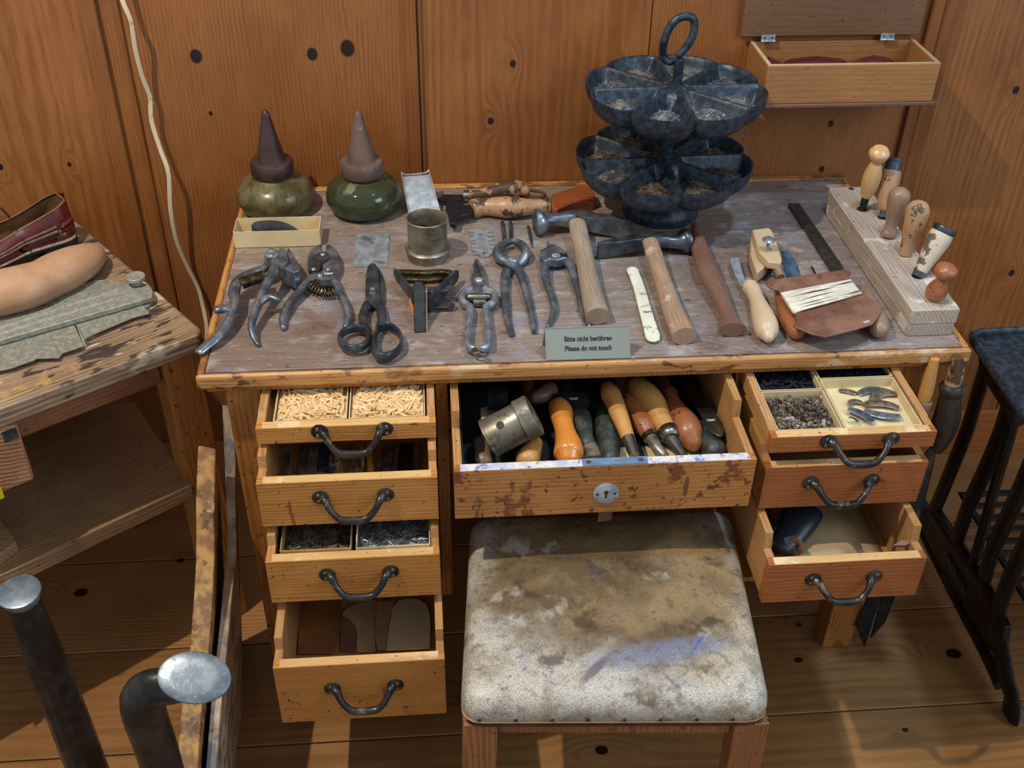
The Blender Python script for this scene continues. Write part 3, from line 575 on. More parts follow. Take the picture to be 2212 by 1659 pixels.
mb=MB(); strap(mb,Z4,[(775,1030,.012,.026),(740,1040,.008,.032),(640,1140,.006,.034),(560,1230,.006,.034),(480,1310,.006,.034)],0,.006); build('arm',mb,M['steeld'],o,bevel=.001)
for dy in (0,70):
    mb=MB(); P=[q(Z4,190+dy*.3,1060+dy,T+.022),q(Z4,320,1060+dy,T+.020),q(Z4,450,1066+dy,T+.020),q(Z4,600,1056+dy,T+.020),q(Z4,705-dy*.4,1064+dy,T+.022)]
    mb.tube(P,.0058,14,sub=4); 
    for i in range(4): coil(mb,P[i],P[i+1],.0060,7,.0008,per=10,n=4)
    build('barrel_spring',mb,M['brass'],o)
mb=MB(); p0=q(Z4,345,1650,T+.002); p1=q(Z4,420,1655,T+.002); y0=p0.y
A=Vector((p0.x,y0,T+.001)); up=ay(820+355/4.608,360+1210/4.608,y0+.012); 
w=.018
mb.prism([A,A+Vector((w,.001,0)),Vector((A.x+w+.002,y0+.055,T+.052)),Vector((A.x+w-.004,y0+.060,T+.058)),Vector((A.x+.005,y0+.062,T+.058)),Vector((A.x+.0005,y0+.054,T+.052))],(0,.010,-.002)); build('upright_plate',mb,M['iron'],o,bevel=.0015)
mb=MB(); mb.prism([A+Vector((w+.0005,.003,0)),A+Vector((w+.003,.003,0)),Vector((A.x+w+.005,y0+.056,T+.050)),Vector((A.x+w+.0025,y0+.056,T+.050))],(0,.008,0)); build('leather_strip',mb,M['leather'],o)
mb=MB(); mb.tube([q(Z4,300,1340,T+.022),q(Z4,322,1420,T+.016),q(Z4,340,1490,T+.008)],[(.002,.008),(.003,.009),(.002,.006)],10,sub=3); build('cork_pad',mb,M['orangeh'],o)
for (a,b,z) in (((470,1222),(700,1212),.026),((490,1382),(705,1378),.010)):
    mb=MB(); P0=q(Z4,a[0],a[1],T+z); P1=q(Z4,b[0],b[1],T+z); mb.tube([P0,P1],[(.0075,.0013),(.0075,.0013)],14,up=(0,0,1),round_ends=False); mb.lathe(P1-Vector((0,0,.0013)),(0,0,1),[(0,.0073),(.0026,.0073)],20)
    for k in (.4,.8): mb.lathe(P0.lerp(P1,k)+Vector((0,0,.001)),(0,0,1),[(0,.0016),(.0006,.0016)],10,1)
    build('slotted_strap',mb,[M['steeld'],M['ink']],o)
mb=MB(); a=q(Z4,320,1230,T+.018); b=q(Z4,500,1260,T+.018); mb.tube([a,b],.007,10); build('hinge_pin',mb,M['steeld'],o)
# ---- pruning shears
o=thing('pruning_shears','silver pruning shears with pointed blade and looped handles held by a catch','shears',q(Z5,830,500,T))
mb=MB(); flat(mb,Z4,[(962,912),(985,930),(1018,975),(1045,1035),(1056,1110),(1056,1180),(1068,1215),(1068,1240),(1010,1270),(955,1265),(905,1225),(918,1190),(912,1130),(914,1060),(925,990),(942,935)],T+.013,T+.008); flat(mb,Z4,[(962,918),(1022,1092),(1000,1100),(940,1098),(935,1060),(945,980)],T+.0133,T+.013,1); build('blade',mb,[M['steel'],M['steeld']],o,bevel=.0008)
for pts,nm in ((((775,335),(722,365),(700,405),(715,450),(762,485),(770,540),(762,620),(752,700),(745,770),(758,825),(800,850)),0),(((905,335),(960,365),(985,405),(965,455),(915,485),(908,540),(920,620),(930,700),(935,770),(925,825),(880,848)),1)):
    mb=MB(); rod(mb,Z5,[(x,y,.012,((.0066 if i<6 else .0055),.0075)) for i,(x,y) in enumerate(pts)],12,round_ends=True)
    flat(mb,Z4,([(900,1200),(955,1262),(955,1280),(880,1300),(860,1270)] if nm==0 else [(1066,1205),(1120,1250),(1100,1300),(1010,1275),(1010,1262)]),T+.014,T+.006); build('handle',mb,M['bright'],o,bevel=.0008)
mb=MB(); a=q(Z5,770,402,T+.012); b=q(Z5,925,402,T+.012); mb.tube([a,b],.0065,14,round_ends=True); a=q(Z5,800,448,T+.008); b=q(Z5,905,448,T+.008); mb.tube([a,b],.007,14); build('barrel_spring',mb,[M['ferr']],o)
mb=MB(); rivet(mb,Z4,988,1130,.013,.007,.004); build('pivot_bolt',mb,M['tinb'],o)
mb=MB(); mb.tube([q(Z5,x,y,T+.016) for x,y in ((790,862),(815,845),(850,855),(880,870),(905,885),(880,895),(840,880),(805,885))],.0022,8,sub=4,closed=True); mb.lathe(q(Z5,812,868,T+.012),(0,0,1),[(0,.004),(.006,.004),(.0065,1e-4)],10); build('catch',mb,M['ferr'],o)
# ---- end nippers
o=thing('end_nippers','steel end-cutting nippers with bulbous closed jaws and long tapering handles','pliers',q(Z5,1180,450,T))
mb=MB(); rod(mb,Z4,[(1318,742,.014,(.004,.006)),(1255,765,.015,(.0055,.009)),(1190,815,.015,(.007,.011)),(1165,875,.015,(.0085,.011)),(1210,915,.015,(.0095,.009)),(1290,945,.015,(.011,.007)),(1370,1010,.015,(.009,.006)),(1420,1120,.013,(.0075,.006)),(1460,1260,.011,(.0065,.0055)),(1500,1420,.008,(.006,.005)),(1530,1560,.006,(.0055,.0045)),(1540,1650,.005,(.0045,.004))],14); build('jaw_and_handle',mb,M['steel'],o)
mb=MB(); rod(mb,Z4,[(1322,742,.014,(.004,.006)),(1385,765,.014,(.0055,.009)),(1440,815,.014,(.0075,.011)),(1460,880,.013,(.0085,.011)),(1420,935,.009,(.009,.008)),(1330,985,.007,(.010,.0055)),(1268,1040,.007,(.009,.0055)),(1250,1130,.007,(.008,.0055)),(1248,1260,.007,(.0075,.0055)),(1258,1400,.006,(.007,.005)),(1278,1540,.005,(.006,.0045)),(1318,1680,.005,(.0045,.004))],14); build('jaw_and_handle',mb,M['steel'],o)
mb=MB(); rivet(mb,Z4,1330,925,.021,.0095,.0045); build('pivot_bolt',mb,M['bright'],o)
# ---- cutting pliers
o=thing('nail_pullers','steel cutting pliers with beaked square head and bowed handles behind the sign','pliers',q(Z4,1800,1200,T))
mb=MB(); flat(mb,Z4,[(1662,740),(1685,738),(1700,762),(1750,775),(1800,800),(1868,850),(1872,900),(1840,905),(1780,925),(1735,925),(1690,918),(1650,940),(1600,905),(1592,850),(1600,825),(1650,805),(1700,798),(1690,775),(1665,765)],T+.024,T+.008); build('head',mb,M['steel'],o,bevel=.0015)
mb=MB(); flat(mb,Z4,[(1750,858),(1868,868),(1872,900),(1800,878),(1755,866)],T+.0245,T+.0241); build('cutting_slot',mb,M['iron'],o)
mb=MB(); rod(mb,Z4,[(1690,940,.012,(.009,.007)),(1650,990,.012,(.0085,.008)),(1645,1080,.011,(.0078,.0075)),(1675,1190,.010,(.007,.007)),(1715,1300,.008,(.0062,.006)),(1738,1400,.007,(.006,.0055)),(1722,1490,.006,(.0055,.005)),(1672,1590,.005,(.004,.004))],12,round_ends=True); build('handle',mb,M['steel'],o)
mb=MB(); rod(mb,Z4,[(1740,905,.014,(.010,.008)),(1830,910,.014,(.009,.008)),(1890,965,.013,(.0085,.008)),(1930,1070,.012,(.0078,.0075)),(1965,1190,.010,(.007,.007)),(1995,1310,.008,(.0062,.006)),(2020,1440,.006,(.0058,.005)),(2085,1590,.005,(.004,.004))],12,round_ends=True); build('handle',mb,M['steel'],o)
mb=MB(); rivet(mb,Z4,1755,888,.024,.0075,.0035); build('pivot_bolt',mb,M['tinb'],o)
# ---- tooth gauge, pins, awl point
mb=MB(); out=[(905,625),(1118,618),(1122,650),(1072,650),(1075,668),(1128,668),(1130,690),(1078,690),(1080,706),(1134,706),(1137,730),(1084,730),(1086,746),(1140,746),(1142,772),(1092,772),(1094,788),(1144,788),(1146,815),(1100,815),(1102,828),(1148,828),(1148,860),(1108,872),(1090,892),(1050,902),(1005,895),(985,878),(930,875),(925,850),(968,850),(966,838),(922,838),(920,812),(962,812),(960,800),(918,800),(915,775),(958,775),(956,762),(912,762),(908,738),(952,738),(950,726),(905,726),(900,700),(945,700),(943,688),(897,688),(895,662),(940,662),(938,650),(893,650),(895,628)]
flat(mb,Z4,out,T+.0022,T+.0004); p=q(Z4,1042,862,T+.0023); mb.lathe(p,(0,0,1),[(0,.0022),(.0002,.0022)],12,1); build('toothed_gauge',mb,[M['tinb'],M['ink']],label='flat grey-green plate with notched sides lying behind the nippers',cat='gauge')
for a,b,lb in (((1222,555),(1245,745),'short dark steel pin pointing at the nippers, left of two'),((1302,558),(1312,745),'short dark steel pin touching the nippers\' tip, right of two')):
    mb=MB(); rod(mb,Z4,[(a[0],a[1],.0045,.0035),(b[0],b[1],.0045,.0035)],10,sub=1,round_ends=True); build('steel_pin',mb,M['steeld'],label=lb,cat='pin',group='steel pins behind the nippers')
mb=MB(); rod(mb,Z4,[(1478,592,.003,.0022),(1490,650,.003,.0028),(1512,750,.003,.0024),(1520,800,.003,.0006)],8,sub=1); build('awl_point',mb,M['steeld'],label='thin blue steel awl point lying loose left of the big hammer head',cat='awl')
# ---- hammers
def hammer(face, hd, hp, rf, mat, label, tail, h0, tail_h):
    o=thing('cobbler_hammer',label,'hammer',q(Z6,*hp[len(hp)//2][:2],T),'cobbler hammers')
    mb=MB(); mb.tube([q(Z6,x,y,T+z) for x,y,z,r in hd],[r for *_,r in hd],20,sub=3); 
    rs=[]
    for x,y,z,w,h in tail:      # wedge end: thin across, tall upright
        p=q(Z6,x,y,T+z); d=(q(Z6,tail[-1][0],tail[-1][1],T)-q(Z6,tail[0][0],tail[0][1],T)).normalized(); s=Vector((-d.y,d.x,0))
        rs.append([p+s*w+Vector((0,0,h)),p-s*w+Vector((0,0,h)),p-s*w-Vector((0,0,h)),p+s*w-Vector((0,0,h))])
    mb.rings(rs); build('head',mb,mat,o,bevel=.001)
    mb=MB(); mb.tube([q(Z6,x,y,T+z) for x,y,z,r in hp],[r for *_,r in hp],20,sub=3); return o,mb
hd=[(62,315,.026,.0235),(92,312,.026,.0245),(110,310,.026,.0235),(128,306,.026,.0185),(190,300,.026,.0135),(260,296,.026,.0125),(330,290,.026,.0155),(420,286,.026,.016),(500,292,.026,.013)]
o,mb=hammer(None,hd,[(425,318,.031,(.0155,.010)),(440,420,.028,(.0165,.012)),(475,560,.025,(.0155,.013)),(510,760,.022,(.0165,.014)),(550,950,.019,(.018,.015)),(598,1120,.017,(.0195,.016))],.02,M['steel'],'larger cobbler\'s hammer with pale grey handle and face pointing left',[(430,284,.026,.015,.013),(560,318,.025,.012,.014),(720,345,.022,.009,.017),(868,375,.020,.003,.020)],.03,0)
build('wooden_handle',mb,M['hw1'],o)
hd=[(1372,470,.024,.0215),(1345,474,.024,.022),(1322,478,.024,.020),(1300,482,.024,.0145),(1240,486,.024,.0115),(1180,478,.025,.012),(1100,468,.026,.014),(1030,466,.026,.014),(960,474,.025,.012)]
o,mb=hammer(None,hd,[(1045,482,.031,(.0145,.010)),(1075,580,.027,(.0145,.012)),(1120,720,.024,(.014,.012)),(1180,900,.020,(.015,.013)),(1250,1100,.017,(.0175,.015)),(1338,1290,.016,(.0195,.016))],.02,M['steeld'],'smaller cobbler\'s hammer with split brown handle and face pointing right',[(1030,470,.026,.012,.012),(880,500,.023,.010,.013),(740,530,.019,.008,.014),(592,560,.018,.002,.0165)],.03,0)
build('wooden_handle',mb,M['hw2'],o)
# ---- bone folder
mb=MB(); flat(mb,Z6,[(850,700),(880,690),(920,693),(945,712),(980,800),(1020,920),(1060,1060),(1100,1180),(1132,1270),(1128,1310),(1085,1328),(1035,1322),(1008,1295),(985,1200),(950,1060),(910,900),(875,790),(845,720)],T+.008,T+.0035)
build('bone_folder',mb,stuffmat('stained_bone','#cfcdb4','#dedcc6',14,0,.4,blots=[('#6a6a50',60,.58,.05,.6),('#3f7f98',20,.62,.05,.7)]),label='flat pale bone folder with rounded ends and blue stains between the hammers',cat='folding tool',bevel=.002)
fo=bpy.data.objects['bone_folder']; ORG['bone_folder']=fo.location.copy()
text('7677',.0072,q(Z6,1022,1083,T+.0082),(1,-.05,0),(0,0,1),M['ink'],fo,depth=.0002)
# ---- burnisher
mb=MB(); rod(mb,Z6,[(1428,358,.012,(.009,.009)),(1440,440,.016,(.0135,.012)),(1475,560,.020,(.016,.014)),(1520,700,.022,(.018,.015)),(1580,830,.020,(.0175,.014)),(1640,950,.018,(.0145,.013)),(1690,1070,.016,(.0125,.012)),(1720,1150,.015,(.015,.012)),(1752,1235,.014,(.0225,.013))],20)
build('wooden_burnisher',mb,M['hw3'],label='long dark wooden burnisher with flared foot right of the smaller hammer',cat='burnisher')
# ---- edge knife with pale handle
o=thing('edge_knife','edge tool with channelled tin blade and pale turned wooden handle','knife',q(Z6,1980,1050,T))
mb=MB(); rod(mb,Z6,[(1880,850,.016,.0095),(1895,868,.0165,.0135),(1925,905,.017,.0135),(1955,980,.018,.0125),(1990,1080,.019,.0165),(2025,1180,.0205,.0195),(2045,1250,.020,.0175),(2052,1290,.019,.010)],20,round_ends=True); build('wooden_handle',mb,M['pale'],o)
mb=MB(); mb.prism([q(Z6,x,y,T+.014) for x,y in ((1728,625),(1800,615),(1832,740),(1850,800),(1892,840),(1865,862),(1815,855),(1785,790),(1765,720))],(0,0,-.0022)); mb.prism([q(Z6,x,y,T+.017) for x,y in ((1722,628),(1735,625),(1775,720),(1790,780),(1780,785))],(0,0,-.004)); build('blade',mb,M['tinb'],o,bevel=.0005)
# ---- wooden welt shaver with screw
o=thing('wooden_shaver','small beech marking block with steel screw on top, behind the twine card','tool',q(Z7,320,830,T))
mb=MB(); mb.prism([q(Z7,x,y,T+.040) for x,y in ((215,650),(330,634),(355,650),(385,720),(430,860),(420,890),(330,880),(265,810))],(0,0,-.014)); build('block',mb,M['redh' if 0 else 'pale'],o,bevel=.002)
mb=MB(); mb.prism([q(Z7,x,y,T+.0255) for x,y in ((205,700),(300,700),(330,900),(250,960),(205,830))],(0,0,-.0215)); build('cheek',mb,M['pale'],o,bevel=.002)
mb=MB(); mb.tube([q(Z7,372,880,T+.028),q(Z7,400,940,T+.024),q(Z7,420,990,T+.020)],[.0085,.0068,.0065],16,sub=2); build('stem',mb,M['greyh'],o)
mb=MB(); b=q(Z7,322,800,T+.040); mb.lathe(b,(0,0,1),[(-.003,.0028),(.018,.0028),(.0185,.0028)],12); mb.lathe(b+Vector((0,0,.018)),(0,0,1),[(0,.005),(.001,.0105),(.003,.0115),(.0055,.0085),(.0065,.003),(.0066,1e-4)],20); build('screw',mb,M['bright'],o)
mb=MB(); 
for i in range(7): mb.tube([q(Z7,285+i*9,960-i*2,T+.008),q(Z7,290+i*9,995-i*2,T+.004)],.001,5)
mb.box(tuple(q(Z7,280,945,T+.008)-Vector((.001,.006,.002))),tuple(q(Z7,350,945,T+.008)+Vector((0,.002,.004)))); build('tooth_wheel',mb,M['iron'],o)
mb=MB(); flat(mb,Z7,[(432,800),(465,795),(500,830),(540,900),(566,985),(470,1000),(440,900)],T+.0022,T+.0006); build('blue_blade',mb,stuffmat('blue_grey_blade','#4f6f86','#6d8ca0',40,.6,.4),label='blunt blue-grey steel blade end sticking out above the twine card',cat='blade')
mb=MB(); rod(mb,Z7,[(642,915,.003,.0016),(668,968,.003,.0018)],8,sub=1); build('nail',mb,M['steeld'],label='single thin nail lying just above the twine card',cat='nail')
# ---- steel sharpening bar
mb=MB(); mb.prism([q(Z7,x,y,T+.008) for x,y in ((475,457),(555,460),(870,912),(855,950),(795,955))],(0,0,-.0075)); build('flat_file',mb,stuffmat('dark_file_steel','#4c4a44','#66655e',80,.8,.4),label='long dark flat file running from the tray shadow to the twine card',cat='file',bevel=.0015)
# ---- handles under the card, card, twine
mb=MB(); rod(mb,Z7,[(415,1080,.014,.009),(440,1180,.014,.0125),(480,1280,.014,.0165),(530,1375,.0145,.0145)],18,round_ends=True); build('turned_tool',mb,M['redh'],label='brown wooden handle under the left side of the twine card',cat='tool handle')
mb=MB(); rod(mb,Z7,[(1040,1120,.013,.010),(1080,1220,.0145,.013),(1110,1300,.0165,.0165),(1128,1360,.0165,.0155)],18,round_ends=True); build('turned_tool',mb,M['greyh'],label='dark brown round-ended handle under the right side of the twine card',cat='tool handle')
mb=MB(); o_=[(310,1022),(330,1012),(560,978),(880,936),(920,948),(926,962),(908,985),(915,1015),(990,1108),(1060,1140),(1145,1188),(1143,1240),(1080,1322),(960,1360),(740,1416),(660,1400),(510,1342),(512,1325),(530,1300),(522,1262),(500,1245),(425,1130),(420,1105),(400,1080),(370,1070),(335,1058)]
mb.prism([q(Z7,x,y,T+.037) for x,y in o_],(0,0,-.004)); cd=build('thread_card',mb,M['leather'],label='brown leather winding card notched at its sides, lying on two handles',cat='leather card',bevel=.0012)
text('7654',.006,q(Z7,1035,1310,T+.0373),q(Z7,1060,1300,T)-q(Z7,1000,1320,T),(0,0,1),M['white'],cd,depth=.0002)
mb=MB(); rng=random.Random(11); L0,L1=(428,1105),(515,1248); R0,R1=(912,1012),(990,1110)
for i in range(26):
    t=i/25; u=min(1,max(0,t+rng.uniform(-.25,.25))); z=T+.0385+.0035*math.sin(math.pi*t)+rng.uniform(0,.001)
    a=(L0[0]+(L1[0]-L0[0])*t,L0[1]+(L1[1]-L0[1])*t); b=(R0[0]+(R1[0]-R0[0])*u,R0[1]+(R1[1]-R0[1])*u); 
    zf=T+.0340
    mb.tube([q(Z7,a[0]+4,a[1],zf),q(Z7,a[0],a[1],z-.001),q(Z7,(a[0]*2+b[0])/3,(a[1]*2+b[1])/3,z+.0015),q(Z7,(a[0]+b[0]*2)/3,(a[1]+b[1]*2)/3,z+.0015),q(Z7,b[0],b[1],z-.001),q(Z7,b[0]-4,b[1],zf)],.00115,6,sub=2)
build('wound_twine',mb,M['twine'],label='bundle of cream twine wound round the brown leather card',cat='twine')
# ---- back of desk: two handled knives and a block
o=thing('leather_knife','wood-handled knife with leather loop at the end, farthest back against the wall edge','knife',q(Z4,1000,300,T))
mb=MB(); rod(mb,Z4,[(880,288,.014,.0095),(940,285,.015,.011),(1050,270,.016,.0115),(1180,242,.018,.0155),(1300,225,.019,.0175),(1400,225,.018,.016),(1450,240,.017,.010)],18,round_ends=True); build('wooden_handle',mb,M['stainh'],o)
mb=MB(); rod(mb,Z4,[(835,290,.014,.0105),(890,290,.014,.011)],16,sub=1); build('ferrule',mb,M['ferr'],o)
mb=MB(); mb.prism([q(Z4,x,y,T+.012) for x,y in ((560,330),(640,275),(840,278),(840,320),(760,342),(640,345))],(0,0,-.0025)); build('blade',mb,M['iron'],o)
mb=MB(); mb.tube([q(Z4,x,y,T+.012) for x,y in ((1452,240),(1520,235),(1600,245),(1650,280),(1620,300),(1540,285),(1470,262))],(.0016,.005),8,sub=3,closed=True); build('leather_loop',mb,M['leather'],o)
o=thing('hooked_knife','thick stained wooden handle with dark iron hook head lying behind the tin cup','knife',q(Z4,1200,420,T))
mb=MB(); rod(mb,Z4,[(918,420,.018,.0165),(945,415,.018,.018),(1040,400,.018,.0165),(1160,400,.020,.0185),(1270,405,.0215,.0205),(1400,405,.0205,.018),(1530,400,.019,.0145),(1690,395,.018,.0145)],20); build('wooden_handle',mb,M['stainh'],o)
mb=MB(); mb.prism([q(Z4,x,y,T+.022) for x,y in ((660,350),(740,325),(800,350),(850,375),(925,372),(925,470),(830,480),(780,500),(760,570),(700,560),(680,480),(655,420))],(0,0,-.010)); build('hook_head',mb,M['iron'],o,bevel=.002)
mb=MB(); mb.prism([q(Z4,x,y,T+.030) for x,y in ((1705,275),(1790,245),(2020,175),(2110,200),(2150,290),(1900,360),(1760,425),(1715,400))],(0,0,-.030)); build('wooden_wedge',mb,M['bench_block'],label='reddish wooden block lying partly under the nail carousel',cat='wooden block',bevel=.003)
mb=MB(); P=[q(Z4,x,y,T+.004) for x,y in ((1690,380),(1705,430),(1760,455),(1850,430),(1950,405))]; mb.tube(P,[(.0012,.004)]*5,8,sub=3); build('leather_strip',mb,M['leather'],label='thin curled brown leather strip in front of the reddish block',cat='strip')
# ---- awl block and handles
o=thing('tool_block','long greyed wooden block drilled to hold awls along the right desk edge','tool holder',(1.145,.255,T))
mb=MB(); mb.prism([(1.106,.040,T+.022),(1.181,.040,T+.022),(1.183,.440,T+.022),(1.175,.468,T+.022),(1.112,.470,T+.022),(1.108,.455,T+.022)],(0,0,-.0218)); build('lower_block',mb,M['block'],o,bevel=.002)
hol=[(1.150,.461,.005),(1.142,.378,.010),(1.168,.345,.009),(1.152,.275,.009),(1.159,.212,.0095),(1.153,.141,.010),(1.150,.070,.0095)]
mb=MB(); mb.prism([(1.105,.0395,T+.050),(1.183,.0395,T+.050),(1.185,.440,T+.050),(1.176,.469,T+.050),(1.111,.471,T+.050),(1.107,.455,T+.050)],(0,0,-.0275)); ub=build('upper_block',mb,M['block'],o,bevel=.002)
for x,y,r in hol: mb=MB(); mb.lathe((x,y,T+.0502),(0,0,1),[(0,r),(.0003,r*.96),(.00031,1e-4)],20); build('drilled_hole',mb,M['ink'],o)
def awl(px,py,x,y,prof,mat,label,extra=None,z0=.051):   # prof along the line to the top pixel
    o=thing('awl',label,'awl',(x,y,T+z0),'handled awls standing in the block')
    base=Vector((x,y,T+z0)); L=prof[-1][0]
    # direction: choose top point at distance L on the pixel's ray
    d=ray(px,py).normalized(); oc=CAM-base; b=d.dot(oc); c=oc.dot(oc)-L*L; disc=b*b-c
    t=-b-math.sqrt(disc) if disc>0 else -b
    if disc>0:
        c1,c2=CAM+d*(-b-math.sqrt(disc)),CAM+d*(-b+math.sqrt(disc)); top=max((c1,c2),key=lambda p:p.z)
    else: top=CAM+d*t
    ax_=(top-base).normalized(); mb=MB()
    pp,_=smooth([Vector((a_,b_,0)) for a_,b_ in prof[1:-1]],[(1,1)]*(len(prof)-2),4); prof=[prof[0]]+[(p.x,max(1e-4,p.y)) for p in pp]+[prof[-1]]
    mb.lathe(base,ax_,prof,32); build('wooden_handle',mb,mat,o)
    for nm,pr_,mt in (extra or []): mb=MB(); mb.lathe(base,ax_,pr_,24); build(nm,mb,mt,o)
    return o,base,ax_
W=lambda x,y:(Z7[0]+x/Z7[2],Z7[1]+y/Z7[2])
awl(*W(1140,62),1.142,.378,[(.028,.0001),(.028,.0095),(.034,.0115),(.055,.0155),(.075,.0155),(.092,.0115),(.099,.0085),(.106,.0135),(.114,.0175),(.121,.0175),(.128,.012),(.1295,1e-4)],M['yell'],'tall honey-coloured awl handle with ball top and dark ferrule, second hole from the back',[('ferrule',[(.004,.0001),(.004,.003),(.006,.0065),(.029,.0072),(.0292,1e-4)],M['iron']),('point',[(0,.0001),(.0005,.002),(.0045,.0028)],M['steel'])])
awl(*W(1230,175),1.168,.345,[(.012,1e-4),(.012,.009),(.020,.013),(.050,.0165),(.078,.0165),(.084,.0145),(.0845,1e-4)],M['stainh'],'ink-stained awl handle with flat metal cap, half hidden behind the honey-coloured one',[('metal_cap',[(.083,1e-4),(.083,.0145),(.1,.0145),(.1005,.0165),(.104,.0165),(.106,.013),(.1062,1e-4)],M['steeld']),('ferrule',[(0,.0001),(0,.006),(.0125,.0075),(.0126,1e-4)],M['steel'])])
awl(*W(1290,345),1.152,.275,[(0,.0001),(0,.0125),(.006,.0135),(.016,.0105),(.030,.0115),(.050,.0160),(.068,.0185),(.080,.0165),(.087,.009),(.089,1e-4)],M['greyh'],'grey-brown pear-shaped awl handle with worn flat side, third from the front group')
awl(*W(1425,440),1.159,.212,[(-.001,.0001),(-.001,.0115),(.006,.0115),(.025,.0125),(.050,.0175),(.068,.0195),(.080,.0190),(.090,.0135),(.094,.006),(.095,1e-4)],M['stainh'],'round-topped brown awl handle with a long crack down to the block')
awl(*W(1590,655),1.153,.141,[(.008,.0001),(.008,.0105),(.022,.0125),(.045,.0165),(.066,.0190),(.078,.0185),(.0785,1e-4)],M['paintch'],'awl handle with flaking white paint and dark flat round top',[('metal_cap',[(.078,1e-4),(.078,.0185),(.084,.0200),(.0875,.0195),(.0885,.017),(.0887,1e-4)],M['steeld']),('ferrule',[(-.001,.0001),(-.001,.0095),(.009,.0115),(.0092,1e-4)],M['steel'])])
awl(*W(1625,905),1.150,.070,[(-.001,.0001),(-.001,.0095),(.008,.0150),(.018,.0165),(.030,.0125),(.038,.0085),(.044,.0095),(.050,.0160),(.058,.0175),(.064,.0145),(.068,.006),(.0685,1e-4)],M['redh'],'short reddish awl handle with knob top, nearest the front of the block')
# ---- sign
o=thing('museum_sign','folded grey plate reading Bitte nicht berühren, Please do not touch','sign',(.592,.02,T))
A,B=Vector((.527,.0095,T+.0003)),Vector((.657,.0080,T+.0003)); C,Dp=Vector((.6555,.0300,T+.0455)),Vector((.5255,.0310,T+.0455))
n=(B-A).cross(Dp-A).normalized(); mb=MB(); mb.prism([A,B,C,Dp],-n*.0012); k=Vector((0,.021,-.045)); mb.prism([Dp,C,C+k,Dp+k],(0,-.0012,-.0003)); build('folded_plate',mb,M['sign'],o)
for s_,v in (('Bitte nicht berühren',.63),('Please do not touch',.335)):
    c=A.lerp(B,.505).lerp(Dp.lerp(C,.505),v)+n*.0003; text(s_,.0108,c,B-A,n,M['ink'],o,depth=.00015,sx=.83)
# ---- nail carousel
o=thing('nail_carousel','two-tier black cast iron nail stand with ring handle and petal-shaped trays','nail stand',(.795,.46,T))
def tier(cx,cy,z,R,depth,rot):
    seg=28; NT_=8; rows=34; top=[]; bot=[]
    ths=[]
    for k in range(NT_):
        for i in range(seg):
            t=i/seg-.5; t=math.copysign(abs(2*t)**.62,t)/2; ths.append((k,t))
    def Rt(t): return R*(1-.085*abs(2*t)**3.2)
    for j in range(rows+1):
        s=j/rows; s=1-(1-s)**1.35; rt=[]; rb=[]
        for k,t in ths:
            th=rot+2*math.pi*(k+.5+t)/NT_; Rr=Rt(t); r=s*Rr; x,y=cx+r*math.cos(th),cy+r*math.sin(th)
            a=2*math.pi*t/NT_; d1=r*math.sin(math.pi/NT_-abs(a)); d2=Rr-r; d3=r-.030
            d=min(d1,d2,d3); e=max(0,min(1,(d-.0031)/.034)); dz=-(depth-.006)*(1-(1-e)**2.2) if e>0 else 0
            rim=.0012*math.exp(-(max(0,min(d1,d2))/.003)**2); hub=.003 if r<.018 else 0
            rt.append(Vector((x,y,z+dz+rim+hub)))
            sb=r/Rr; zb=-depth*(max(0,1-sb**7))**.5; g=math.exp(-((.5-abs(t))*2*6)**2); zb*= (1-.28*g*sb)
            rb.append(Vector((x,y,z+zb-.0006)))
        top.append(rt); bot.append(rb)
    mb=MB(); mb.rings(top+bot[::-1][0:],0,cap=False); return mb
build('upper_tray',tier(.790,.447,1.010,.158,.050,math.radians(-88)),M['ironst'],o,ang=60)
build('lower_tray',tier(.783,.452,.877,.160,.050,math.radians(-88)),M['ironst'],o,ang=60)
mb=MB(); mb.lathe((.795,.484,T),(0,0,1),[(0,1e-4),(0,.071),(.012,.071),(.018,.068),(.035,.055),(.050,.035),(.072,.030),(.0721,1e-4)],40); build('base',mb,M['ironst'],o)
mb=MB(); mb.lathe((.787,.450,.867),(0,0,1),[(-.04,.013),(.012,.018),(.0125,.012),(.14,.0105),(.1405,1e-4)],20); mb.lathe((.792,.448,1.008),(0,0,1),[(0,.0165),(.004,.014),(.0045,.0085),(.045,.0085),(.05,.0095),(.052,.006),(.0525,1e-4)],20); build('post',mb,M['ironst'],o)
mb=MB(); pts=[(782,440),(735,440),(703,385),(712,300),(745,210),(800,140),(865,118),(915,130),(930,180),(912,270),(868,340),(818,395)]
mb.tube([ay(ZT[0]+x/ZT[2],ZT[1]+y/ZT[2],.448+(.010 if i<3 else -.004 if i>8 else 0)) for i,(x,y) in enumerate(pts)],[.0055]+[.0068]*10+[.0058],14,sub=4,up=(0,1,0),round_ends=True); build('ring_handle',mb,M['ironst'],o)
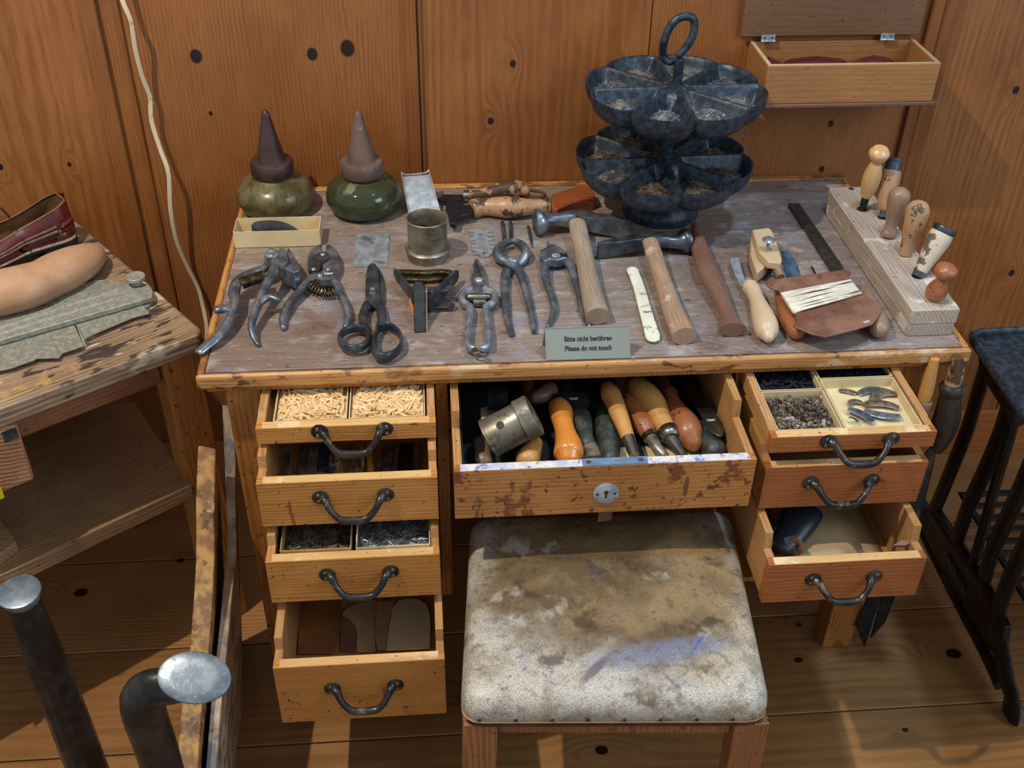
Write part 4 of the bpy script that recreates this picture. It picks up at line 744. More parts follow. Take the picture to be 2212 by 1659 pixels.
def pile(c,rx,ry,ang,h,n,ln,r,mat,label,name='nail_pile',cat='nails',kind='stuff',sq=False,seed=1,z=None,flatness=.35,head=False):
    rng=random.Random(seed); mb=MB(); ca,sa=math.cos(ang),math.sin(ang)
    N=12; 
    rs=[]
    hb=h*.42
    for s,zz in ((.55,0),(1,hb),(.8,hb+(h-hb)*.30),(.5,hb+(h-hb)*.62),(.2,hb+(h-hb)*.8)): rs.append([Vector((c[0]+(rx*s*math.cos(w)*ca-ry*s*math.sin(w)*sa),c[1]+(rx*s*math.cos(w)*sa+ry*s*math.sin(w)*ca),c[2]+zz)) for w in [2*math.pi*i/N for i in range(N)]])
    mb.rings(rs)
    for i in range(n):
        s=math.sqrt(rng.random()); w=rng.random()*2*math.pi; x,y=rx*s*math.cos(w),ry*s*math.sin(w)
        p=Vector((c[0]+x*ca-y*sa,c[1]+x*sa+y*ca,c[2]+hb+(h-hb)*(1-s*s)*.85+.0012+rng.random()*r*2)); L=ln*rng.uniform(.7,1.1); a=rng.random()*2*math.pi; e=rng.uniform(-flatness,flatness*1.4)
        d=Vector((math.cos(a)*math.cos(e),math.sin(a)*math.cos(e),math.sin(e)))
        mb.tube([p-d*L/2,p+d*L/2],[r,r*.5],4 if sq else 3)
        if head: 
            mb.lathe(p-d*L/2,-d,[(0,r*2.2),(r*.8,r*2.2)],5)
    return build(name,mb,mat,None,label,cat,None,kind,flat=True)
names=['front right','right front','right back','back right','back left','left back','left front','front left']
rot=math.radians(-88)
for tz,tn,cx,cy,RR in ((1.010,'upper',.790,.447,.158),(.877,'lower',.783,.452,.160)):
    for k in range(8):
        th=rot+2*math.pi*(k+.5)/8; cr=RR*.665
        # compartment floor is at depth -.044
        pile((cx+cr*math.cos(th),cy+cr*math.sin(th),tz-.0400),.038,.030,th,.034 if tn=='upper' else .031,230,.012,.00055,M['nail'] if (tn=='upper' or k in(6,)) else M['nailb'],'heap of small nails in the %s compartment of the %s carousel tray'%(names[k],tn),seed=k+(10 if tn=='lower' else 0),head=(tn=='lower'))
# ================================================================== IN THE DRAWERS
def cardbox(x0,x1,y0,y1,z0,z1,label,mat=None,name='cardboard_tray'):
    mb=MB(); t=.0014; mb.box((x0,y0,z0),(x1,y1,z0+.0012)); mb.box((x0,y0,z0),(x1,y0+t,z1)); mb.box((x0,y1-t,z0),(x1,y1,z1)); mb.box((x0,y0+t,z0),(x0+t,y1-t,z1)); mb.box((x1-t,y0+t,z0),(x1,y1-t,z1))
    return build(name,mb,mat or M['card'],label=label,cat='box')
def bed(x0,x1,y0,y1,z,n,ln,r,mat,label,name,cat,seed=1,e=.25,sq=True,head=False,tw=1):
    rng=random.Random(seed); mb=MB(); mb.box((x0,y0,z-.006),(x1,y1,z-.001))
    for i in range(n):
        a=rng.random()*2*math.pi; L=ln*rng.uniform(.75,1.1)/2; 
        d=Vector((math.cos(a),math.sin(a),rng.uniform(-e,e))).normalized(); mx=L*abs(d.x)+r; my=L*abs(d.y)+r
        if x1-x0<2*mx or y1-y0<2*my: continue
        p=Vector((rng.uniform(x0+mx,x1-mx),rng.uniform(y0+my,y1-my),z+rng.uniform(-.001,.003)))
        mb.tube([p-d*L,p+d*L*.5,p+d*L],[r,r,r*.35],4 if sq else 3,sq=sq)
        if head: mb.lathe(p-d*L,-d,[(0,r*2.2),(r,r*2.2)],6)
    return build(name,mb,mat,None,label,cat,None,'stuff',flat=True)
# top left drawer: two boxes of wooden pegs
cardbox(.116,.2235,-.062,.03,.6895,.7085,'left cardboard tray full of wooden pegs in the top left drawer'); cardbox(.2265,.3395,-.062,.03,.6895,.7085,'right cardboard tray full of wooden pegs in the top left drawer')
def peg_proto():
    mb=MB(); mb.tube([Vector((-.0115,0,0)),Vector((.004,0,0)),Vector((.0115,0,0))],[.0016,.0016,.0003],4,sq=True); return mb
pg=None
for bi,(x0,x1,nm) in enumerate(((.1185,.221,'left'),(.229,.337,'right'))):
    bed(x0,x1,-.0595,.027,.7015,230,.023,.0016,M['peg'],'lower layer of pale wooden pegs filling the %s tray of the top left drawer'%nm,'wooden_peg_bed','pegs',seed=3+bi)
    rng=random.Random(20+bi)
    for i in range(125):
        a=rng.random()*2*math.pi; e=rng.uniform(-.18,.18); mx=.012*abs(math.cos(a))+.0015; my=.012*abs(math.sin(a))+.0015
        p=Vector((rng.uniform(x0+mx,x1-mx),rng.uniform(-.0595+my,.024-my),.7045+rng.uniform(0,.0022)))
        if pg is None:
            pg=build('wooden_peg',peg_proto(),M['peg'],flat=True); c=pg
            # keep origin at its middle
        else: c=pg.copy(); COL.objects.link(c)
        c.location=p; c.rotation_euler=(rng.random()*3,e,a)
        tag(c,'pale pointed wooden shoe peg on top of the %s peg tray, top left drawer'%nm,'peg','wooden pegs in the %s tray'%nm)
# second left drawer: files and tools on the drawer floor
dz=.5775
def slab(name,pts,z,th,mat,label,cat='file',Z=ZD1):
    mb=MB(); mb.prism([q(Z,x,y,z) for x,y in pts],(0,0,-th)); return build(name,mb,M[mat] if isinstance(mat,str) else mat,label=label,cat=cat,bevel=.0008)
tl=[('rasp',[(420,960),(425,900),(440,800),(475,720),(492,715),(494,760),(485,860),(465,960)],'steel','narrow pointed grey rasp, leftmost tool in the second left drawer'),
('flat_chisel',[(590,640),(660,640),(640,760),(650,940),(560,945),(560,860),(600,780)],'nailb','dark flat chisel with widening blade in the second left drawer'),
('flat_file',[(690,640),(790,640),(760,800),(745,940),(645,945),(660,820)],'nailb','broad brown flat file leaning right in the second left drawer'),
('scraper_blade',[(775,640),(870,640),(870,885),(765,890)],'steeld','square dark scraper with bright lower edge in the second left drawer'),
('narrow_file',[(880,640),(930,640),(925,935),(872,938)],'nailb','narrow straight brown file left of the rusty punch, second left drawer'),
('rusty_punch',[(935,690),(995,690),(985,830),(965,890),(930,850)],'stainh','short rusty punch with speckled tip in the second left drawer'),
('forked_iron',[(1060,640),(1110,640),(1115,800),(1150,900),(1140,940),(1075,938),(1080,800)],'nailb','dark iron rod spreading to a round foot in the second left drawer'),
('speckled_stick',[(1185,660),(1225,660),(1232,820),(1225,855),(1200,850),(1192,780)],'stainh','thin pale speckled handle hanging beside the drawer pull, second left drawer'),
('square_bar',[(1250,640),(1300,640),(1325,930),(1262,935)],'tanh','straight brown square bar right of the pale speckled handle'),
('spring_rod',[(1400,650),(1440,640),(1400,820),(1370,930),(1350,932),(1380,800)],'nailb','thin slanting steel rod in the right half of the second left drawer'),
('wide_rasp',[(1445,640),(1530,640),(1490,925),(1395,930)],'nailb','wide dark rasp under the slanting rod in the second left drawer'),
('round_file',[(1535,635),(1580,635),(1555,922),(1505,925)],'tin','long grey round-backed file in the second left drawer'),
('checkered_rasp',[(1600,635),(1715,632),(1712,915),(1560,922)],'ferr','broad grey cross-hatched rasp near the right side of the second left drawer'),
('bent_spoon_tool',[(1780,640),(1800,640),(1800,780),(1765,900),(1740,905),(1735,880),(1765,800)],'tin','curved spoon-ended iron, rightmost in the second left drawer')]
for i,(n_,p_,m_,lb) in enumerate(tl): slab(n_,p_,dz+.0075+.0003*i,.005,m_,lb,'file' if 'file' in n_ or 'rasp' in n_ else 'hand tool')
# third left drawer: two boxes of nails
cardbox(.116,.2215,-.162,.02,.4585,.540,'left tray of brown nails in the third left drawer',M['cardd']); cardbox(.2285,.340,-.162,.02,.4585,.540,'right tray of steel nails in the third left drawer')
bed(.118,.2195,-.160,.017,.515,700,.024,.0007,M['nailb'],'brown long nails heaped in the left tray of the third left drawer','nail_bed','nails',seed=8,e=.4,sq=False,head=True)
bed(.2305,.338,-.160,.017,.523,800,.022,.0007,M['nail'],'bright long nails heaped in the right tray of the third left drawer','nail_bed','nails',seed=9,e=.4,sq=False,head=True)
# bottom left drawer: leather pieces
def sheetpiece(name,pts,z,th,mat,label,Z=ZD2,cat='leather piece',bev=.0006):
    mb=MB(); mb.prism([q(Z,x,y,z) for x,y in pts],(0,0,-th)); return build(name,mb,M[mat],label=label,cat=cat,bevel=bev)
z=.2885
sheetpiece('leather_insole',[(385,600),(680,590),(700,660),(705,740),(700,850),(665,1045),(372,1052)],z+.006,.0035,'lsole','dark brown leather insole, leftmost piece in the bottom left drawer')
sheetpiece('leather_scrap',[(705,720),(760,700),(830,860),(835,1040),(700,1042)],z+.0015,.0012,'leather','small dark leather scrap between insole and suede piece, bottom left drawer')
sheetpiece('suede_piece',[(718,735),(745,705),(820,665),(940,635),(1010,640),(985,720),(975,820),(978,1035),(830,1042),(832,900),(820,840),(780,790),(725,765)],z+.004,.0016,'ltan','tan suede piece with curved beak in the bottom left drawer')
sheetpiece('leather_sole',[(1000,640),(1140,635),(1110,700),(1085,790),(1060,1022),(990,1020),(972,900),(980,760)],z+.0075,.0025,'ltan','tan leather sole half covered by the cream sole, bottom left drawer')
sheetpiece('leather_sole',[(1150,640),(1220,622),(1310,625),(1370,660),(1400,730),(1408,820),(1400,1010),(1062,1025),(1085,820),(1110,700)],z+.011,.0025,'lcream','cream leather sole on top at the right of the bottom left drawer')
# middle drawer
zf=.5945
mb=MB(); mb.box((.3925,-.139,zf-.0008),(.8095,.40,zf-.0001)); mb.box((.3925,-.139,zf-.0001),(.3935,-.06,.676)); mb.box((.3925,-.0599,zf-.0001),(.3935,.40,.70)); build('shade_sheet',mb,stuffmat('painted_shade','#141518','#211d1a',20,0,.7),mid)  # added dark sheets on floor and left wall; inner shade put into colour
mb=MB(); mb.box((.60,-.138,zf),(.805,-.02,zf+.0006)); build('paper_liner',mb,M['card'],label='cream card lying under the tools at the right front of the middle drawer',cat='paper')
def turned(name,Z,pts,mat,label,extra=None,cat='tool handle',re=True,n=20):
    o=thing(name,label,cat,q(Z,pts[len(pts)//2][0],pts[len(pts)//2][1],zf)); mb=MB()
    mb.tube([q(Z,x,y,zz_) for x,y,zz_,r in pts],[r for *_,r in pts],n,sub=3,round_ends=re); build('handle',mb,M[mat],o)
    for nm,pp,mt in (extra or []):
        mb=MB(); mb.tube([q(Z,x,y,zz_) for x,y,zz_,r in pp],[r for *_,r in pp],n,sub=3); build(nm,mb,M[mt],o)
    return o
# tin can
o=thing('tin_can','dented tin can with lid tilted in the left of the middle drawer','tin can',(.45,-.05,zf))
e0=az(1055,948,.633); e1=az(1146,900,.666); A=(e1-e0).normalized(); Lc=(e1-e0).length
mb=MB(); mb.lathe(e0,A,[(-.001,1e-4),(-.001,.0315),(.0005,.0328),(.003,.0328),(.004,.0315),(Lc-.012,.0315),(Lc-.0121,1e-4)],48); build('can_body',mb,M['tin'],o)
mb=MB(); mb.lathe(e0,A,[(Lc-.016,.0310),(Lc-.016,.0345),(Lc-.0145,.0355),(Lc-.013,.0345),(Lc+.004,.0345),(Lc+.0065,.0338),(Lc+.0075,.031),(Lc+.0045,.0275),(Lc+.004,.0265),(Lc+.0052,.024),(Lc+.0053,1e-4)],48); build('lid',mb,M['tin'],o)
nrm=(CAM-e0).normalized(); sd=(nrm-A*nrm.dot(A)).normalized(); hc=e0+A*Lc*.47+sd*.0300; s2=A.cross(sd).normalized(); dd=(sd+s2*(-.35 if s2.x>0 else .35)).normalized(); hc=e0+A*Lc*.40+dd*.0302
mb=MB(); mb.lathe(hc,dd,[(0,.0062),(.0018,.0062),(.0019,1e-4)],18); build('side_hole',mb,M['ink'],o)
xd=A.cross(Vector((0,0,1))); xd=-xd.normalized() if xd.x<0 else xd.normalized()
text('7651',.0075,e0+A*(Lc+.0056)+xd*-.003+A.cross(xd)*(.008 if A.cross(xd).z<0 else -.008),(-xd if False else xd)+A.cross(xd)*(.7 if A.cross(xd).z<0 else -.7),A,M['white'],o,depth=.0002)
turned('handled_file',ZM1,[(1610,395,.632,.0175),(1640,470,.632,.0195),(1665,600,.630,.0165),(1700,750,.627,.0165),(1740,920,.624,.0215),(1745,1040,.622,.0235),(1745,1085,.621,.019)],'orangeh','glossy orange turned handle in the middle drawer, right of the tin can')
turned('handled_knife',ZM1,[(1850,470,.618,.015),(1900,530,.618,.0185),(1940,650,.617,.017),(1975,780,.615,.013),(2010,900,.613,.013)],'grnh','green-black handle with rusty shank beside the orange one',[('shank',[(2010,890,.613,(.013,.010)),(2050,1000,.611,(.0155,.010)),(2085,1130,.609,(.0165,.010))],'nailb')])
turned('handled_file',ZM2,[(270,400,.618,.0155),(270,500,.618,.0165),(300,620,.617,.0195),(320,740,.615,.0195),(335,870,.613,.017),(340,990,.611,.0145)],'grnh','plump green-black handle lying under the slim tan handle')
turned('wooden_awl',ZM2,[(310,110,.648,.0120),(345,190,.647,.0165),(390,280,.646,.0150),(440,410,.644,.0145),(500,560,.641,.0125),(568,745,.637,.0105)],'tanh','slim tan turned handle with grooves and steel ferrule, lying on top',[('ferrule',[(565,740,.637,.0112),(600,830,.635,.0098),(640,955,.633,.0078)],'ferr')],'awl',n=22)
turned('wooden_awl',ZM2,[(560,260,.624,.0135),(600,340,.623,.0165),(680,450,.621,.0175),(760,570,.619,.0175),(820,680,.617,.0125)],'redh','brown bolt-stop handle with dark ferrule between slim handle and big barrel handle',[('ferrule',[(815,665,.617,.0125),(850,730,.616,.0128)],'ferr'),('shank',[(850,735,.616,.0098),(930,860,.614,.0092),(1020,960,.612,.006)],'tin')],'awl')
turned('screwdriver',ZM2,[(690,110,.632,.0200),(760,190,.632,.0235),(860,310,.630,.0235),(930,420,.628,.0200),(1010,560,.625,.0160),(1075,660,.623,.0155)],'tanh','big barrel-shaped brown handle with wide metal collar and green shank',[('collar',[(1065,640,.622,.0178),(1095,710,.621,.0185),(1105,750,.620,.0145)],'ferr'),('shank',[(1105,740,.619,.0135),(1150,810,.617,.0095),(1260,960,.613,.0065)],'grnh')],'screwdriver')
turned('screwdriver',ZM2,[(1090,170,.628,.0130),(1130,280,.628,.0120),(1180,400,.626,.0170),(1270,560,.624,.0235),(1330,690,.621,.0235),(1375,780,.618,.0160)],'redh','reddish pear-shaped wooden handle at the right side of the middle drawer')
turned('drill_chuck',ZM2,[(1500,560,.612,.0080),(1550,640,.612,.0150),(1580,740,.612,.0185),(1620,830,.612,.0200),(1650,900,.611,.0195)],'grnh','ribbed green metal knob in the right front corner of the middle drawer',cat='hand tool')
o=thing('rounded_blade','flat brown-green steel blade with rounded end standing in the right corner','blade',q(ZM2,1600,550,.632)); mb=MB(); mb.prism([q(ZM2,x,y,.641) for x,y in ((1330,200),(1500,180),(1650,400),(1720,500),(1770,640),(1755,700),(1700,705),(1620,660),(1550,560),(1440,380))],(0,0,-.003)); build('blade',mb,M['ferr'],o,bevel=.0005)
text('7597',.0068,q(ZM2,1607,512,.6413),(1,0,0),(0,0,1),M['white'],o,depth=.0002)
turned('turned_tool',ZM1,[(1290,900,.608,.011),(1230,1000,.606,.0165),(1170,1110,.605,.0195)],'tanh','stubby tan wooden handle end below the tin can')
turned('turned_tool',ZM1,[(520,900,.606,.0135),(540,1020,.606,.0135),(548,1130,.606,.0145)],'greyh','dark cylindrical handle end at the left front of the middle drawer')
mb=MB(); mb.prism([q(ZM1,x,y,.652) for x,y in ((620,100),(895,100),(880,300),(740,440),(600,430))],(0,0,-.003)); build('steel_plate',mb,M['steeld'],label='blue-grey steel plate standing behind the tin can',cat='plate')
mb=MB(); mb.prism([q(ZM1,x,y,.640) for x,y in ((510,400),(600,380),(735,440),(700,620),(520,640))],(0,0,-.035)); build('wooden_stick',mb,M['pale'],label='pale square wooden stick end behind the tin can',cat='stick')
mb=MB(); mb.prism([q(ZM1,x,y,.632) for x,y in ((1600,180),(2020,180),(2030,330),(1620,330))],(0,0,-.012)); pb=build('dark_box',mb,M['blkh'],label='black flat tool lying at the back behind the green handle',cat='hand tool')
text('7660',.0075,q(ZM1,1815,268,.6323),(1,0,0),(0,0,1),M['white'],pb,depth=.0002)
turned('turned_tool',ZM1,[(1300,250,.618,.012),(1400,210,.618,.015),(1480,150,.618,.015)],'greyh','dark wooden handle lying behind the tin can lid')
for i_,(a_,b_,m_,lb_) in enumerate((((560,60),(600,200),'redh','dark reddish handle standing back between tin can and orange handle'),((800,40),(850,190),'grnh','black-green handle far back behind the black flat tool'),((1200,60),(1240,170),'greyh','dark handle far back above the big barrel handle'),((1480,50),(1530,190),'redh','dark brown handle far back above the pear-shaped handle'),((1640,50),(1700,210),'blkh','black handle far back at the right end of the middle drawer'))):
    turned('turned_tool',ZM,[(a_[0],a_[1],.606,.011),((a_[0]+b_[0])/2,(a_[1]+b_[1])/2,.608,.0125),(b_[0],b_[1],.606,.009)],m_,lb_)
mb=MB(); mb.prism([q(ZM2,x,y,.612) for x,y in ((1190,150),(1290,150),(1440,450),(1400,480),(1330,420))],(0,0,-.006)); build('brush_blade',mb,M['iron'],label='black tapering iron blade behind the pear-shaped handle',cat='blade')
mb=MB(); mb.prism([q(ZM2,x,y,.600) for x,y in ((640,700),(680,740),(780,960),(720,965))],(0,0,-.004)); build('thin_file',mb,M['iron'],label='thin dark file lying beside the slim handle\'s ferrule',cat='file')
mb=MB(); mb.prism([q(ZM2,x,y,.601) for x,y in ((120,560),(180,490),(160,600),(230,970),(190,980),(110,760))],(0,0,-.004)); build('thin_file',mb,M['nailb'],label='narrow brown curved blade between the two green-black handles',cat='file')
# top right drawer
zb=.690
cardbox(.8565,.9545,-.1305,-.036,zb,.7085,'cream tray of metal clips, front left in the top right drawer'); cardbox(.958,1.0765,-.1305,-.010,zb,.7085,'cream tray of heel irons, front right in the top right drawer')
cardbox(.8565,.9545,-.033,.09,zb,.7085,'cream tray behind the clips in the top right drawer'); cardbox(.958,1.0765,-.007,.10,zb,.7085,'cream tray behind the heel irons in the top right drawer')
bed(.858,.953,-.031,.088,.697,90,.02,.0025,M['iron'],'dark metal fittings in the tray behind the clips','metal_fittings','fittings',seed=14); bed(.960,1.074,-.005,.098,.697,90,.022,.0025,M['iron'],'dark metal fittings in the tray behind the heel irons','metal_fittings','fittings',seed=15)
rng=random.Random(31); mb=MB(); mb.box((.859,-.128,zb+.0015),(.952,-.038,zb+.004))
for i in range(420):
    p=Vector((rng.uniform(.864,.948),rng.uniform(-.124,-.042),zb+.006+rng.random()*.007)); Rm=Matrix.Rotation(rng.random()*6.28,4,'Z')@Matrix.Rotation(rng.uniform(-1.2,1.2),4,'X'); Rm.translation=p
    w,l,t,f=.0026,.0026,.0003,.0028
    mb.box((-w,-l,0),(w,l,t),0,Rm)
    for s in (-1,1): mb.box((-w,s*l-t/2,-f),(-w+.0012,s*l+t/2,0),0,Rm); mb.box((w-.0012,s*l-t/2,-f),(w,s*l+t/2,0),0,Rm)
build('metal_clips',mb,M['nailb'],None,'heap of tiny pronged metal clips filling the front left tray','clips',None,'stuff',flat=True)
HI=[(910,270,1060,300,.3,0,'heel iron in the upper left corner of the tray, pointing left'),(1090,300,1390,290,.45,1,'topmost curved heel iron stack at the back of the tray'),(1215,390,1430,300,.6,0,'curved heel iron behind the two long ones in the tray'),(1000,400,1110,380,.8,0,'dark heel iron left of centre in the tray'),(1130,400,1450,425,.35,0,'upper of the two long heel irons lying across the tray'),(1140,455,1465,505,.22,1,'bright long heel iron with four holes at the front of the tray'),(990,440,1205,555,.3,1,'bright curved heel iron in the left front of the tray'),(1000,520,1075,560,.4,1,'small bright heel iron end in the front left corner of the tray')]
for i,(x0,y0,x1,y1,bend,br,lb) in enumerate(HI):
    a=q(ZR1,x0,y0,zb+.004+i*.0009); b=q(ZR1,x1,y1,zb+.004+i*.0009); d=b-a; s=Vector((-d.y,d.x,0)); up_=-1 if i in (5,) else 1
    P=[a+d*t+s*bend*.8*up_*(4*t*(1-t))*.5 for t in (0,.25,.5,.75,1)]; w=min(.0078,d.length*.24)
    mb=MB(); mb.tube(P,[(w*.7,.0011),(w,.0013),(w*1.05,.0013),(w,.0013),(w*.7,.0011)],12,sub=4,round_ends=True)
    for t in (.12,.38,.64,.88):
        c=a+d*t+s*bend*.8*up_*(4*t*(1-t))*.5; mb.lathe(c+Vector((0,0,.0012)),(0,0,1),[(0,.0014),(.0003,.0013)],10,1)
    build('heel_iron',mb,[M['steel'] if br else M['nailb'],M['ink']],label='%s, top right drawer'%lb,cat='heel iron',group='heel irons')
# bottom right drawer
z=.468
mb=MB(); g=[]
for i in range(9):
    v=i/8; row=[]
    for j in range(9):
        u=j/8; x=.905+.155*u; y=-.215+.27*v; zz_=.468+.012*math.sin(u*3.1)+.05*max(0,v-.55)**1.2+.02*max(0,v-.6)*math.sin(u*5); row.append(Vector((x,y,zz_)))
    g.append(row)
mb.sheet(g); p=build('paper_sheet',mb,M['paper'],label='curled brown parchment sheet in the bottom right drawer',cat='paper'); s_=p.modifiers.new('thick','SOLIDIFY'); s_.thickness=.0008
o=thing('boot_leather','folded blue-black boot leather in the left of the bottom right drawer','leather',q(ZR,420,1100,z)); mb=MB()
mb.tube([q(ZR,500,985,.505),q(ZR,470,1050,.500),q(ZR,420,1140,.492),q(ZR,360,1200,.486)],[(.032,.014),(.030,.016),(.024,.014),(.020,.010)],18,sub=3,round_ends=True); build('upper_leather',mb,M['bleather'],o)
mb=MB(); mb.prism([q(ZR,x,y,.500) for x,y in ((140,985),(225,975),(345,1085),(290,1130),(230,1090))],(0,0,-.012)); build('leather_block',mb,M['sole'],label='dark leather slab leaning in the back left of the bottom right drawer',cat='leather')
mb=MB(); mb.prism([q(ZR,x,y,.492) for x,y in ((170,1080),(280,1140),(330,1180),(250,1210),(190,1180))],(0,0,-.010)); build('leather_block',mb,M['leather'],label='brown leather scrap under the dark slab in the bottom right drawer',cat='leather')
mb=MB(); mb.tube([q(ZR,435,1195,.49),q(ZR,470,1180,.498),q(ZR,485,1215,.492),q(ZR,455,1235,.485)],[(.003,.010)]*4,8,sub=3); build('leather_curl',mb,M['leather'],label='small curled reddish leather scrap beside the boot leather',cat='leather')
mb=MB(); mb.prism([q(ZR,x,y,.531) for x,y in ((1055,1195),(1110,1165),(1205,1155),(1200,1170),(1130,1195))],(0,0,-.004)); build('cloth_scrap',mb,M['greyh'],label='grey scrap wedged in the right front corner of the bottom right drawer',cat='scrap')
# ================================================================== STOOL
o=thing('upholstered_stool','wooden stool with stained cracked white leather seat, pushed under the desk','stool',(.60,-.22,0))
mb=MB(); P0=[(.375,-.408),(.800,-.436),(.838,-.045),(.408,-.035)]
def inset(s,ang_r,off=0):   # rounded trapezoid outline
    c=[Vector((x,y,0)) for x,y in P0]; ctr=sum(c,Vector())/4; c=[ctr+(p-ctr)*s for p in c]; out=[]
    for i in range(4):
        p=c[i]; a=(c[i-1]-p).normalized()*ang_r; b=(c[(i+1)%4]-p).normalized()*ang_r
        for k in range(5):
            t=k/4; out.append(p+a*(1-t)**2+b*t**2)
    for e in range(4): pass
    return out
def dens(o_):
    r=[]; 
    for i in range(len(o_)):
        a,b=o_[i],o_[(i+1)%len(o_)]; n=8 if i%5==4 else 1
        for k in range(n): r.append(a.lerp(b,k/n))
    return r
rs=[]
rng=random.Random(2)
for s,z,rr in ((.985,.436,.03),(1.0,.440,.03),(1.008,.450,.032),(1.004,.462,.034),(.985,.472,.034),(.95,.4795,.033),(.88,.4835,.030),(.72,.4865,.024),(.5,.4885,.016),(.25,.489,.008),(.02,.489,.0006)):
    rs.append([p+Vector((0,0,z+(.0012*math.sin(p.x*63+p.y*40) if s<.98 else 0))) for p in dens(inset(s,rr))])
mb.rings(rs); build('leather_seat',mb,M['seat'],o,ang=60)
mb=MB(); mb.rings([[p+Vector((0,0,z)) for p in dens(inset(s,.028))] for s,z in ((.96,.424),(.992,.426),(.994,.4355),(.96,.4362))]); build('seat_board',mb,M['tack'],o)
mb=MB(); mb.tube([p+Vector((0,0,.4385)) for p in dens(inset(1.002,.03))],.0013,6,closed=True); build('piping',mb,M['ltan'],o)
for k in range(9):
    x=.40+.40*k/8; mb=MB(); mb.lathe((x,-.4095-.066*(x-.375),.4445),(0,-1,.1),[(0,.0026),(.0012,.0022),(.0018,1e-4)],8); build('tack',mb,M['iron'],o)
def leg(a,b,w,d,nm='leg',mat='stoolw'):
    mb=MB(); a=Vector(a);b=Vector(b); mb.rings([[p+Vector((sx*w/2,sy*d/2,0)) for sx,sy in ((-1,-1),(1,-1),(1,1),(-1,1))] for p in (a,b)]); return build(nm,mb,M[mat],o,bevel=.002)
leg((.402,-.385,.424),(.395,-.392,0),.048,.036); leg((.782,-.412,.424),(.79,-.418,0),.050,.036); leg((.43,-.065,.424),(.425,-.055,0),.04,.036); leg((.81,-.075,.424),(.82,-.065,0),.04,.036)
mb=MB(); mb.prism([(.427,-.394,.424),(.757,-.418,.424),(.757,-.400,.424),(.427,-.376,.424)],(0,0,-.034)); build('apron',mb,M['stoolw'],o,bevel=.002)
mb=MB(); mb.prism([(.395,-.36,.424),(.413,-.36,.424),(.435,-.09,.424),(.418,-.09,.424)],(0,0,-.04)); build('apron',mb,M['stoolw'],o,bevel=.002)
mb=MB(); mb.prism([(.785,-.38,.424),(.803,-.38,.424),(.825,-.1,.424),(.807,-.1,.424)],(0,0,-.04)); build('apron',mb,M['stoolw'],o,bevel=.002)
# ================================================================== LEFT WORKBENCH
BZ=.70
o=thing('work_table','rough old wooden work table at the left with thick scarred top and lower shelf','table',(-.3,.3,0))
fd=Vector((-.82,-.57,0)).normalized(); sd=Vector((-.595,.803,0)).normalized()
c0=Vector((-.020,.196,BZ)); cb=c0+sd*.50
mb=MB(); top=[c0+fd*.012+Vector((0,0,0)), c0+sd*.02, Vector((-.338,.612,BZ)), Vector((-1.15,.612,BZ)), Vector((-1.15,.612,BZ))+Vector((0,-.9,0)), c0+fd*1.2]
top=[c0+fd*.014,c0+sd*.014,Vector((-.330,.611,BZ)),Vector((-1.1,.611,BZ)),c0+fd*1.3]
mb.prism(top,(0,0,-.036)); 
RB=math.atan2(.57,.82); tt=build('thick_top',mb,M['bench'],o,bevel=.006,seg=3,rz=RB)
e=MB(); a=c0+fd*.10-sd*-.0; 
def obox(name,p,lx,ly,lz,mat,par,u=fd,v=sd,bev=.003,dn=True):   # box with one corner at p along u, v, down
    mb=MB(); p=Vector(p); mb.prism([p,p+u*lx,p+u*lx+v*ly,p+v*ly],(0,0,-lz)); return build(name,mb,M[mat],par,bevel=bev,rz=RB)
obox('apron',c0+fd*.075+sd*.035-Vector((0,0,.0362)),1.1,.025,.055,'benchd',o)
obox('side_rail',c0+fd*.035+sd*.07-Vector((0,0,.0362)),.022,.40,.06,'benchd',o)
L=c0+fd*.008+sd*.025; obox('leg',(L.x,L.y,BZ-.0362),.064,.050,BZ-.0362,'frame',o)
L=c0+sd*.40+fd*.02; obox('leg',(L.x,L.y,BZ-.0362),.055,.055,BZ-.0362,'benchd',o)
bl=[(0,905),(95,885),(100,940),(105,880)]
p=az(100,895,BZ-.05); jaw=MB()
A=ax(101,880,az(101,880,BZ-.036).x)
A=az(104,868,BZ-.037); Bt=Vector((A.x-.004,A.y,0))
# front jaw block: a worn beam end under the front edge
j0=c0+fd*.318-sd*.0; jz=BZ-.0365
obox('front_jaw',(j0.x,j0.y,jz),.35,.033,.115,'endgrain',o,bev=.006)
mb=MB(); s0=j0+fd*.004-sd*.0015+Vector((0,0,jz-BZ-.004)); mb.prism([s0,s0+fd*.022,s0+fd*.022+sd*.002,s0+sd*.002],(0,0,-.022)); build('iron_bolt',mb,M['steeld'],o,bevel=.002)
SZ=.385
s0=az(415,1045,SZ); s1=az(0,1243,SZ); s2=az(290,868,SZ)
mb=MB(); mb.prism([s0,s2,s2+Vector((-.75,-.05,0)),s1+(s1-s0)*1.6],(0,0,-.034)); build('shelf_board',mb,M['shelf'],o,bevel=.003,rz=RB)
mb=MB(); k=az(0,1140,SZ+.03); mb.prism([az(35,1170,SZ+.022),az(0,1120,SZ+.022),az(-150,1080,SZ+.022),az(-120,1290,SZ+.022)],(0,0,-.0215)); build('wood_offcut',mb,M['shelf'],label='small wooden block on the lower shelf of the left work table',cat='wooden block',bevel=.002)
jp=c0+fd*.385-sd*.0012+Vector((0,0,jz-BZ-.085)); mb=MB(); yl=ay(-8,1040,j0.y-.05)
pj=lambda u,v:(lambda n,p0: CAM+ray(u,v)*((p0-CAM).dot(n)/ray(u,v).dot(n)))(sd,j0-sd*.0012)
